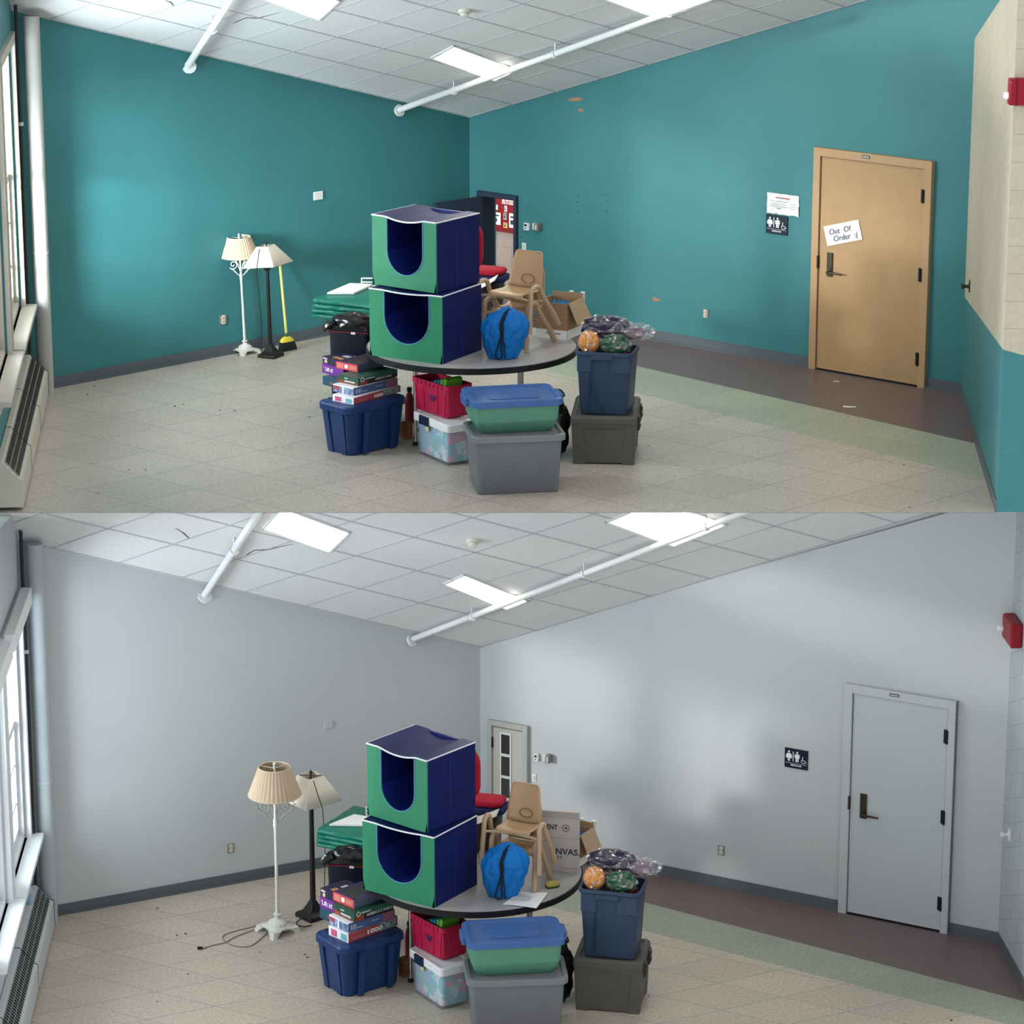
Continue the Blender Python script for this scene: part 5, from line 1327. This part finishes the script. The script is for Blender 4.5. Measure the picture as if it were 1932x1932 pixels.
def carton(r):
    x, y, z, rz, w, d, h = r.P['cardboard']; A = r.k == 'A'
    t = thing('cardboard_box', 'open brown cardboard box with blue cloth inside, right of the small chairs %s' % r.where, 'cardboard box', (x, y, z), rz)
    cb = mat('cardboard', (.34, .215, .125), .8, .15, noise=.06, nscale=12); cl = mat('cardboard_pale', (.40, .29, .19), .8, .15)
    m = MB()
    for c_, dd in (((0, -d/2, h/2), (w, .008, h)), ((0, d/2, h/2), (w, .008, h)), ((-w/2, 0, h/2), (.008, d, h)), ((w/2, 0, h/2), (.008, d, h)), ((0, 0, .004), (w, d, .008))): m.box(c_, dd)
    m.build('carton', cb, t)
    m = MB(); m.box((0, -d/2-.005, h*.125), (w+.004, .003, h*.25)); m.box((w/2+.005, 0, h*.125), (.003, d, h*.25)); m.build('white_band', paper_m, t)
    m = MB(); m.box((w*.05, -d/2-.008, h*.15), (w*.5, .001, .006)); m.build('print_line', ink, t)
    m = MB(); fl_ = Matrix.Rotation(math.radians(-28), 3, 'Y')
    m.box((w/2+.055, .0, h-.085), (.006, d*.98, .20), R=Matrix.Rotation(math.radians(-25), 3, 'Y')); m.build('flap', cl, t)
    m = MB(); m.box((0, d/2+.02, h+.01), (w*.98, .006, .05)); m.build('flap', cb, t)
    c = thing('folded_cloth', 'bright blue cloth filling the open cardboard box %s' % r.where, 'cloth', V((x, y, z+h*.545)), rz)
    from mathutils import noise as nz
    cm_ = MB(); n = 18; vs = []
    for j in range(n+1):
        for i in range(n+1):
            u, v = i/n-.5, j/n-.5; e_ = min(1, 7*min(.5-abs(u), .5-abs(v)))
            vs.append((u*w*.90, v*d*.90, h*(-.12+.44*e_)+.05*nz.noise(V((u*6, v*6, 3)))*e_+.025*abs(nz.noise(V((u*13, v*13, 8))))*e_))
    cm_.add(vs, [(j*(n+1)+i, j*(n+1)+i+1, (j+1)*(n+1)+i+1, (j+1)*(n+1)+i) for j in range(n) for i in range(n)])
    cm_.box((0, 0, -h*.32), (w*.86, d*.86, h*.36))
    cm_.build('cloth', mat('azure_cloth', (.015, .15, .34), .8, .2, bump=.5, bscale=18), c, smooth=True)
    for q in (-.05, .06):
        tb = thing('small_tin', 'small pale tin behind the open cardboard box %s' % r.where, 'tin', V((x, y, z))+Matrix.Rotation(rz, 3, 'Z') @ V((w*.22+q, d*.5+.07, 0)), 0, 'small tins behind the box')
        m = MB(); m.lathe([(.018, 0), (.018, h+.035), (.0001, h+.035)], 14); m.build('body', cream, tb, smooth=True)
        m = MB(); m.lathe([(.0195, h+.022), (.0195, h+.036), (.0001, h+.036)], 14); m.build('lid', white, tb, smooth=True)
for r in (RA, RB): carton(r)

def canvas_box():
    r = RB; x, y, z, rz, w, d, h = r.P['canvas']
    t = thing('flat_carton', 'flat pale grey carton printed NVAS standing behind the small chairs', 'carton', (x, y, z), rz)
    g = mat('pale_carton', (.50, .475, .455), .7, .2)
    m = MB(); m.box((0, 0, h/2), (w, d, h)); m.build('box', g, t, bevel=.003)
    m = MB(); m.box((0, -d/2-.001, h*.945), (w, .002, h*.11)); m.build('tape', mat('carton_tape', (.40, .37, .35), .5), t)
    m = MB(); m.box((0, -d/2-.001, h*.57), (w, .002, .004)); m.build('fold_line', mat('carton_tape', (.40, .37, .35), .5), t)
    text_obj('lettering', 'ENT', .060, ink, t, (-w*.12, -d/2-.002, h*.735), FRONT, sx=.8, bold=.0012)
    text_obj('lettering', 'NVAS.', .075, ink, t, (w*.24, -d/2-.002, h*.34), FRONT, bold=.0012)
    text_obj('lettering', 'E S', .026, ink, t, (w*.06, -d/2-.002, h*.25), FRONT, sx=1.3)
    m = MB()
    for i in range(16): m.box((w*.06+i*.0095, -d/2-.001, h*.075), (.007, .001, .008))
    m.build('small_print', mat('grey_print', (.38, .36, .36), .8), t)
    m = MB(); m.tube([(w*.20+.028*math.cos(a), -d/2-.002, h*.735+.028*math.sin(a)) for a in [2*math.pi*i/20 for i in range(21)]], .0022, 5); m.box((w*.20, -d/2-.002, h*.735), (.02, .002, .012)); m.build('round_logo', ink, t)
canvas_box()

# ---- stacked toddler chairs
def toddler_chair(t, w, d, H, ex=0.0):
    """origin: floor point midway between front-left and back-right feet; +x right, +y back"""
    pl = mat('tan_plastic', (.52, .35, .205), .38, .4, noise=.03, nscale=6); tb = mat('tan_tube', (.50, .355, .22), .32, .45)
    sh = H*.50; hw = w/2; hd = d/2
    # seat with waterfall front and curved back, one moulded shell in two parts
    m = MB(); rows = []
    sw = w*.74
    prof = [(-hd*.72, sh-.030), (-hd*.70, sh-.006), (-hd*.55, sh+.004), (-hd*.1, sh-.004), (hd*.35, sh-.006), (hd*.52, sh+.012)]
    for yy, zz in prof: rows.append([(x_*sw/2, yy+.012*abs(x_)**2*0, zz+.012*abs(x_)**3) for x_ in (-1, -.85, -.5, 0, .5, .85, 1)])
    n = 7; vs = [p for r_ in rows for p in r_]
    m.add(vs, [(j*n+i, j*n+i+1, (j+1)*n+i+1, (j+1)*n+i) for j in range(len(rows)-1) for i in range(n-1)])
    o = m.build('seat', pl, t, smooth=True, angle=70); s_ = o.modifiers.new('thick', 'SOLIDIFY'); s_.thickness = .010
    m = MB(); rows = []; bh = H-sh
    for tt, ww in ((0, .74), (.12, .735), (.4, .70), (.75, .64), (.92, .60), (.985, .56), (1.0, .48)):
        yy = hd*.52+.02+(hd*.30)*tt; zz = sh+.012+bh*tt
        rows.append([(x_*w*ww/2, yy+.02*(1-abs(x_)**2)*(1 if 0 < tt < 2 else 0), zz) for x_ in (-1, -.85, -.5, 0, .5, .85, 1)])
    vs = [p for r_ in rows for p in r_]
    m.add(vs, [(j*n+i, j*n+i+1, (j+1)*n+i+1, (j+1)*n+i) for j in range(len(rows)-1) for i in range(n-1)])
    o = m.build('backrest', pl, t, smooth=True, angle=70); s_ = o.modifiers.new('thick', 'SOLIDIFY'); s_.thickness = .010
    m = MB(); tt = .27; yy = hd*.52+.02+hd*.30*tt+.004; zz = sh+bh*tt
    m.tube([(.07*w*2*math.cos(a)+.04*w, yy+.02*(1-(.28*math.cos(a))**2)*0+.002-.0*a, zz+.05*w*2*math.sin(a)*.9) for a in [2*math.pi*i/20 for i in range(21)]], .004, 6); m.build('hand_hole', mat('tan_groove', (.22, .13, .07), .6), o)
    for sx in (-1, 1):
        # leg and arm made of one bent tube
        xs = sx*(hw+ex); top = sh+H*.13
        pts = [(xs, -hd, .0), (xs*.98, -hd*.90, sh*.55), (xs*.96, -hd*.80, sh*.98)]
        arc = [(xs*.95, -hd*.80+.35*hd*(1-math.cos(a)), top-H*.075+H*.085*math.sin(a)) for a in [math.pi*i/8 for i in range(9)]]
        pts += arc
        pts += [(xs*.98, hd*.1, sh*.85), (xs, hd*.62, sh*.4), (xs, hd, 0)]
        m = MB(); m.tube(pts, .021, 10); l = m.build('side_frame', tb, t, smooth=True)
        for yy, yt in ((-hd, -hd+.1*hd*.11/(.55*sh)), (hd, hd-.38*hd*.11/(.4*sh) if .4*sh > .11 else hd*.66)):
            m = MB(); m.tube([(xs, yy, 0), (xs*.995, yt, .11)], .0255, 10); m.build('foot_sleeve', tb, l, smooth=True)
    m = MB(); m.tube([(-hw*.96-ex, -hd*.80, sh*.90), (-hw*.8, -hd*.72, sh*.92), (0, -hd*.62, sh*.93), (hw*.8, -hd*.72, sh*.92), (hw*.96+ex, -hd*.80, sh*.90)], .012, 8); m.build('front_rail', tb, t, smooth=True)
    m = MB(); m.tube([(-hw*.98-ex, hd*.32, sh*.72), (hw*.98+ex, hd*.32, sh*.72)], .014, 8); m.build('rear_rail', tb, t, smooth=True)
def chairs(r):
    x, y, z, rz, w, d, H, upz = r.P['chair']
    z += .011
    t = thing('toddler_chair', 'lower of the two stacked tan toddler chairs, feet on the round table %s' % r.where, 'chair', (x, y, z), rz, 'stacked toddler chairs')
    toddler_chair(t, w, d, H)
    c = thing('toddler_chair', 'upper of the two stacked tan toddler chairs, backrest fully in view %s' % r.where, 'chair', V((x, y, z+upz))-V((-math.sin(rz), math.cos(rz), 0))*.03, rz, 'stacked toddler chairs')
    toddler_chair(c, w, d, H, .053)
chairs(RA); chairs(RB)

def blue_bag(r):
    x, y, z, w, h = r.P['bag']
    t = thing('drawstring_bag', 'bright blue drawstring bag with black cords leaning on the small chairs %s' % r.where, 'bag', (x, y, z))
    from mathutils import noise as nz
    b = mat('blue_nylon', (.006, .165, .52), .5, .3, noise=.15, nscale=9, bump=1.0, bscale=24)
    m = MB(); rings = []; n = 96
    prof = [(.26, 0), (.30, .015), (.335, .07), (.36, .12), (.40, .2), (.43, .28), (.465, .37), (.495, .46), (.51, .55), (.505, .63), (.48, .72), (.43, .79), (.36, .86), (.26, .92), (.16, .965), (.09, .99), (.05, 1.0)]
    fine = []
    for (q0, z0_), (q1, z1_) in zip(prof, prof[1:]):
        for s_ in range(3): fine.append((q0+(q1-q0)*s_/3, z0_+(z1_-z0_)*s_/3))
    for q, zz in fine+[prof[-1]]:
        row = []
        for i in range(n):
            a = 2*math.pi*i/n; k = 1+.09*nz.noise(V((math.cos(a)*2.4, math.sin(a)*2.4, zz*3.5)))+.075*nz.noise(V((math.cos(a)*5, math.sin(a)*5, zz*10)))+.07*abs(nz.noise(V((math.cos(a)*3+zz*4, math.sin(a)*3, zz*3+9))))+.05*abs(nz.noise(V((math.cos(a)*6-zz*5, math.sin(a)*6, zz*7+4))))+.02*nz.noise(V((math.cos(a)*16, math.sin(a)*16, zz*22)))+(.10*math.cos(a*9+1) if zz > .68 else 0)*(zz-.6)*2+.05*math.cos(4*a)*(1-zz)
            tilt = -.22*w*(1-zz)+.10*w*zz*0
            row.append((q*w*k*math.cos(a)+tilt*.5, q*w*.62*k*math.sin(a), zz*h+.03*w*nz.noise(V((math.cos(a)*3, math.sin(a)*3, 7)))*(zz > .1)))
        rings.append(row)
    m.loft(rings); m.build('sack', b, t, smooth=True, angle=60)
    cm = mat('black_cord', (.012, .014, .02), .7)
    yf = -w*.36
    m = MB(); m.tube([(.05*w, -w*.10, h*.985), (-.06*w, -w*.26, h*.93), (-.15*w, -w*.335, h*.75), (-.14*w, -w*.34, h*.5), (-.23*w, -w*.335, h*.24), (-.27*w, -w*.31, h*.10), (-.20*w, -w*.295, h*.035), (-.11*w, -w*.31, h*.08), (-.13*w, -w*.345, h*.25), (-.135*w, -w*.355, h*.45), (-.12*w, -w*.355, h*.72), (.0, -w*.22, h*.95)], .0065, 7)
    m.build('cord', cm, t, smooth=True)
    m = MB(); m.tube([(-.10*w, -w*.355, h*.72), (-.09*w, -w*.36, h*.45), (-.06*w, -w*.345, h*.2), (-.04*w, -w*.32, h*.05)], .006, 7); m.build('cord', cm, t, smooth=True)
    m = MB(); m.box((-.15*w, -w*.36, h*.66), (.02, .02, .045)); m.build('cord_lock', black, t, bevel=.004)
blue_bag(RA); blue_bag(RB)

# ---- lamps and broom
def white_lamp(r):
    x, y, z, H = r.P['lamp_white']; A = r.k == 'A'
    t = thing('floor_lamp', 'ornate white floor lamp with pleated beige shade %s' % r.where, 'floor lamp', (x, y, z), math.radians(38))
    iv = mat('antique_white', (.68, .66, .60), .5, noise=.05, nscale=20)
    k = H/1.45
    b = .19*k if A else .185*k
    # footed square base
    m = MB()
    m.loft([rrect(b*1.05, b*1.05, .03, .035*k), rrect(b*1.1, b*1.1, .03, .05*k), rrect(b*.95, b*.95, .03, .062*k), rrect(b*.7, b*.7, .05, .066*k)])
    for sx in (-1, 1):
        for sy in (-1, 1):
            m.loft([rrect(.05*k, .05*k, .01, 0, cx=sx*b*.62, cy=sy*b*.62), rrect(.06*k, .06*k, .012, .02*k, cx=sx*b*.56, cy=sy*b*.56), rrect(.09*k, .09*k, .015, .05*k, cx=sx*b*.43, cy=sy*b*.43)])
    m.lathe([(.085*k, .062*k), (.078*k, .085*k), (.05*k, .105*k), (.026*k, .115*k), (.02*k, .135*k), (.034*k, .145*k), (.034*k, .152*k), (.018*k, .16*k)], 32, rip=16, amp=.03)
    m.build('base', iv, t, smooth=True, angle=35)
    m = MB(); m.lathe([(.017*k, .155*k), (.014*k, .5*k), (.0145*k, .505*k), (.0135*k, .51*k), (.013*k, .86*k), (.017*k, .90*k), (.021*k, .915*k), (.016*k, .93*k), (.020*k, .95*k), (.012*k, .97*k), (.012*k, 1.18*k)], 16); m.build('pole', iv, t, smooth=True)
    # scrolls
    for sg in (-1, 1):
        m = MB(); f = 1.3
        cx, cz = .085*k*sg, 1.075*k
        sp = [(cx+sg*(.060*k*(1-i/26))*math.cos(math.pi+i*.42)*-1, 0, cz+(.060*k*(1-i/26))*math.sin(math.pi+i*.42)) for i in range(24)]
        m.tube([(0, 0, .93*k), (.035*k*sg, 0, .955*k), (.085*k*sg, 0, 1.01*k), (.135*k*sg, 0, 1.04*k), (.146*k*sg, 0, 1.075*k)]+[p for p in sp], .0065*k, 6)
        m.tube([(.01*k*sg, 0, 1.0*k), (.03*k*sg, 0, 1.08*k), (.06*k*sg, 0, 1.14*k), (.11*k*sg, 0, 1.15*k), (.15*k*sg, 0, 1.11*k)], .006*k, 6)
        for p in ((.035, .955), (.07, .985), (.155, 1.09)): m.lathe([(.0001, -.008*k), (.010*k, 0), (.0001, .008*k)], 8, (p[0]*k*sg, 0, p[1]*k))
        o = m.build('scroll', mat('scroll_white', (.62, .60, .55), .5) if A else mat('scroll_grey', (.33, .31, .28), .5), t, smooth=True); o.rotation_euler = (0, 0, -math.radians(38))
    # pleated shade
    sh = mat('pleated_beige', (.52, .40, .28), .8, .15)
    z0, z1 = 1.175*k, 1.405*k; r0, r1 = (.225*k, .135*k) if A else (.212*k, .125*k)
    m = MB(); n = 144; rings = []
    for q in (0, .03, .5, .97, 1): 
        rr = r0+(r1-r0)*q
        rings.append([((rr+(.0035*k if (i % 4) < 2 else -.001)*(1 if .02 < q < .98 else .3))*math.cos(2*math.pi*i/n), (rr+(.0035*k if (i % 4) < 2 else -.001)*(1 if .02 < q < .98 else .3))*math.sin(2*math.pi*i/n), z0+(z1-z0)*q) for i in range(n)])
    m.loft(rings, False, False); o = m.build('lamp_shade', sh, t, smooth=True, angle=25); s_ = o.modifiers.new('thick', 'SOLIDIFY'); s_.thickness = .003
    m = MB(); m.tube([(r1*math.cos(a), r1*math.sin(a), z1) for a in [2*math.pi*i/40 for i in range(41)]], .005*k, 6); m.build('top_trim', mat('pleat_trim', (.60, .50, .38), .8), o)
    m = MB(); m.tube([(r0*math.cos(a), r0*math.sin(a), z0) for a in [2*math.pi*i/40 for i in range(41)]], .004*k, 6); m.build('bottom_trim', mat('pleat_trim', (.60, .50, .38), .8), o)
    m = MB()
    for q in range(3): m.tube([(0, 0, z1-.01*k), (r1*math.cos(q*2.1), r1*math.sin(q*2.1), z1-.004*k)], .003*k, 5)
    m.lathe([(.004*k, 1.38*k), (.012*k, 1.41*k), (.006*k, 1.42*k), (.014*k, 1.433*k), (.0001, 1.45*k)], 12); m.tube([(0, 0, 1.17*k), (0, 0, 1.40*k)], .008*k, 6); m.build('finial', iv, t, smooth=True)
    if A: t.rotation_euler = (0, math.radians(-2.2), math.radians(38))
    return t
def black_lamp(r):
    x, y, z, H = r.P['lamp_black']; A = r.k == 'A'
    t = thing('floor_lamp', 'black floor lamp with square cream shade %s' % r.where, 'floor lamp', (x, y, z), math.radians(-28 if A else 40))
    bk = mat('black_metal', (.014, .012, .012), .4, .5); k = H/1.25
    b = .21*k
    m = MB(); m.loft([rrect(b, b, .01, 0), rrect(b*1.02, b*1.02, .01, .02*k), rrect(b*.97, b*.97, .01, .035*k), rrect(b*.62, b*.62, .005, .055*k), rrect(b*.5, b*.5, .005, .075*k), rrect(b*.22, b*.22, .004, .135*k), rrect(b*.2, b*.2, .004, .14*k)]); m.build('base', bk, t, bevel=.002)
    m = MB(); m.loft([rrect(.036*k, .036*k, .004, .13*k), rrect(.028*k, .028*k, .004, .93*k)]); m.build('pole', bk, t, bevel=.002)
    m = MB(); m.loft([rrect(.03*k, .03*k, .003, .925*k), rrect(.042*k, .042*k, .003, .94*k), rrect(.075*k, .075*k, .003, .965*k), rrect(.05*k, .05*k, .003, .97*k), rrect(.04*k, .04*k, .003, 1.0*k)]); m.build('capital', bk, t)
    sm = mat('cream_shade_fabric', (.66, .61, .52), .85, .15)
    m = MB(); z0, z1 = 1.0*k, 1.205*k
    m.loft([rrect((.40 if A else .37)*k, (.40 if A else .37)*k, .012, z0), rrect(.15*k, .15*k, .01, z1)], False, False); o = m.build('lamp_shade', sm, t, smooth=True, angle=25); s_ = o.modifiers.new('thick', 'SOLIDIFY'); s_.thickness = .004
    if A: o.rotation_euler = (0, math.radians(-6), 0); o.location = (.09*k*0, 0, 0); o.location.x = 1.1*k*math.sin(math.radians(6))
    m = MB(); m.tube([(0, 0, .99*k), (0, 0, 1.22*k)], .006*k, 6)
    for a in range(4): m.tube([(0, 0, z1-.005), (.068*k*(1 if a in (0, 3) else -1), .068*k*(1 if a < 2 else -1), z1-.005)], .003*k, 5)
    m.lathe([(.004*k, 1.21*k), (.013*k, 1.225*k), (.009*k, 1.24*k), (.0001, 1.25*k)], 10); m.build('finial', bk, t, smooth=True)
    rz = t.rotation_euler.z; Ri = Matrix.Rotation(-rz, 3, 'Z')
    cordm = mat('dark_cord', (.02, .022, .025), .6)
    m = MB()
    if A: pts = [(-.06, -.16, 1.19), (-.085, -.20, 1.05), (-.10, -.19, .95), (-.085, -.15, .7), (-.075, -.13, .4), (-.085, -.13, .15), (-.08, -.13, .01)]
    else: pts = [(.03, -.12, 1.2), (.07, -.2, 1.10), (.105, -.22, 1.0), (.11, -.2, .85), (.115, -.16, .6), (.1, -.1, .3), (.06, -.10, .02)]
    m.tube([Ri @ V((p[0]*k, p[1]*k, p[2]*k)) for p in pts], .004, 6); m.build('cord', cordm, t, smooth=True)
    if not A:
        m = MB(); m.tube([Ri @ V(p) for p in [(-.07, -.10, .03), (-.11, -.12, .02), (-.135, -.16, .012), (-.12, -.23, .01), (-.06, -.25, .01), (.0, -.22, .01)]], .005, 6); m.build('cord', cordm, t, smooth=True)
    else:
        t.rotation_euler.y = math.radians(-1.3)
for r in (RA, RB): white_lamp(r); black_lamp(r)

def broom():
    f, w = [V(p) for p in RA.P['broom']]
    t = thing('broom', 'yellow handled broom with black bristles leaning on the teal wall', 'broom', f)
    d = (w-f); top = d*1.02; n = d.normalized()
    ye = mat('yellow_plastic', (.66, .52, .055), .4); bk = mat('black_bristle', (.014, .016, .016), .8)
    h0 = n*.14
    m = MB(); m.tube([h0, top], .013, 10); m.build('handle', mat('yellow_handle', (.66, .58, .17), .4), t, smooth=True)
    m = MB(); m.tube([n*.125, n*.165], .018, 10); m.build('socket', mat('green_ferrule', (.02, .14, .05), .5), t, smooth=True)
    dl = RA.dl; m = MB()
    def ring(zz, a, b, sh=0): return [tuple(-dl*p[0]+RA.nL*p[1]+n*zz) for p in rrect(a, b, min(a, b)*.4, 0, 3)]
    m.loft([ring(.085, .16, .05), ring(.105, .15, .05), ring(.125, .09, .04), ring(.135, .04, .035)]); m.build('head', ye, t, smooth=True)
    m = MB(); m.loft([ring(.004, .21, .07), ring(.05, .19, .06), ring(.09, .155, .045)]); m.build('bristles', bk, t)
broom()

# ---- small loose things of the pale grey room
def loose():
    r = RB; P = r.P
    q = [V(p) for p in P['paper']]; c = sum(q, V())/4
    t = thing('paper_sheet', 'white printed paper sheet hanging over the table edge in front of the chairs', 'paper', c)
    m = MB(); pts = [p-c for p in q]
    n = 8; vs = []
    for j in range(n+1):
        for i in range(n+1):
            u, v = i/n, j/n
            p = pts[3]*(1-u)*(1-v)+pts[2]*u*(1-v)+pts[1]*u*v+pts[0]*(1-u)*v
            vs.append((p.x, p.y, .004+.012*max(0, u-.8)+.006*abs(math.sin(u*3+v*2))))
    m.add(vs, [(j*(n+1)+i, j*(n+1)+i+1, (j+1)*(n+1)+i+1, (j+1)*(n+1)+i) for j in range(n) for i in range(n)])
    o = m.build('sheet', paper_m, t); s_ = o.modifiers.new('thick', 'SOLIDIFY'); s_.thickness = .0015
    pr = MB()
    for v in (.25, .42, .60, .75):
        a = pts[3]*.85*(1-v)+pts[0]*.85*v; b = pts[2]*.5*(1-v)+pts[1]*.5*v
        dd = (b-a); pr.slab([a+V((0, 0, .013)), a+dd*.8+V((0, 0, .013)), a+dd*.8+V((0, .008, .013)), a+V((0, .008, .013))], (0, 0, 1), .0005)
    pr.build('print', mat('light_print', (.45, .45, .46), .8), t)
    c = V(P['sponge'])
    t = thing('sponge', 'small yellow and dark green sponge on the grey table top', 'sponge', c, math.radians(25))
    m = MB(); m.loft([rrect(.11, .07, .02, 0), rrect(.12, .075, .025, .014)]); m.build('scouring_layer', mat('dark_scour', (.03, .045, .02), .9), t)
    m = MB(); m.loft([rrect(.115, .072, .025, .013), rrect(.12, .075, .03, .03), rrect(.10, .06, .03, .042)]); m.build('foam', mat('sponge_yellow', (.42, .38, .10), .9, noise=.2, nscale=80, bump=.6, bscale=200), t, smooth=True)
    # lamp cord on the floor
    cm = mat('grey_cord', (.24, .235, .22), .6)
    a = [V(p)+V((0, 0, .006)) for p in P['cord']]; b = [V(p)+V((0, 0, .006)) for p in P['cord2']]
    t = thing('lamp_cord', 'thin grey lamp cord looping over the floor beside the ornate white lamp', 'cord', a[0])
    def smooth(p):
        out = []
        for i in range(len(p)-1):
            p0, p1, p2, p3 = p[max(i-1, 0)], p[i], p[i+1], p[min(i+2, len(p)-1)]
            for s in range(6):
                u = s/6; out.append(.5*((2*p1)+(p2-p0)*u+(2*p0-5*p1+4*p2-p3)*u*u+(3*p1-p0-3*p2+p3)*u**3))
        return out+[p[-1]]
    o0 = a[0].copy()
    m = MB(); m.tube([p-o0 for p in smooth(a)], .0045, 6); m.build('loop', cm, t, smooth=True)
    m = MB(); m.tube([p-o0 for p in smooth(b)], .0045, 6); m.build('tail', cm, t, smooth=True)
    m = MB(); p = b[-1]-o0; m.box((p.x-.02, p.y, p.z+.006), (.045, .022, .022)); m.build('plug', black, t, bevel=.004)
    # bottle on the radiator cover
    c0 = V(P['window_wall'][0]); c0.z = 0; d = V(P['window_wall'][1]); n = V(P['window_wall'][2])
    t = thing('soap_bottle', 'clear bottle of blue liquid standing on the radiator cover', 'bottle', c0+d*.62+n*.032+V((0, 0, .40)))
    m = MB(); m.lathe([(.028, 0), (.03, .01), (.03, .13), (.022, .16), (.012, .175), (.012, .19)], 18); m.build('bottle', mat('clear_bottle', (.75, .82, .85), .1, .5, alpha=.35), t, smooth=True)
    m = MB(); m.lathe([(.026, .004), (.027, .085), (.0001, .085)], 18); m.build('liquid', mat('blue_liquid', (.05, .30, .48), .2), t, smooth=True)
    m = MB(); m.lathe([(.014, .185), (.014, .21), (.0001, .21)], 12); m.build('cap', mat('pale_cap', (.55, .62, .66), .4), t, smooth=True)
    # black rubbish bag wedged between the totes
    x, y, z, rz, w, dd, h = P['trunk']
    for r_ in (RA, RB):
        x, y, z, rz, w, dd, h = r_.P['trunk']; gx, gy, gz, grz, gw, gd, gh = r_.P['grey_tote']
        p = V((x, y, z))+Matrix.Rotation(rz, 3, 'Z') @ V((-w*.5-.125, -dd*.10, 0))
        t = thing('trash_bag', 'black rubbish bag squeezed between the grey tote and the footlocker %s' % r_.where, 'plastic bag', p)
        blob(.095, .13, .26, 41, .22, 26, 18, 3.0, flat=-.25).build('sack', MATS['black_bag'], t, smooth=True)
        t.location.z = z+.25
        m = MB(); m.tube([(0, 0, .22), (.01, -.01, .27), (.03, -.02, .29)], [.05, .03, .045], 8); m.build('knot', MATS['black_bag'], t, smooth=True)
loose()
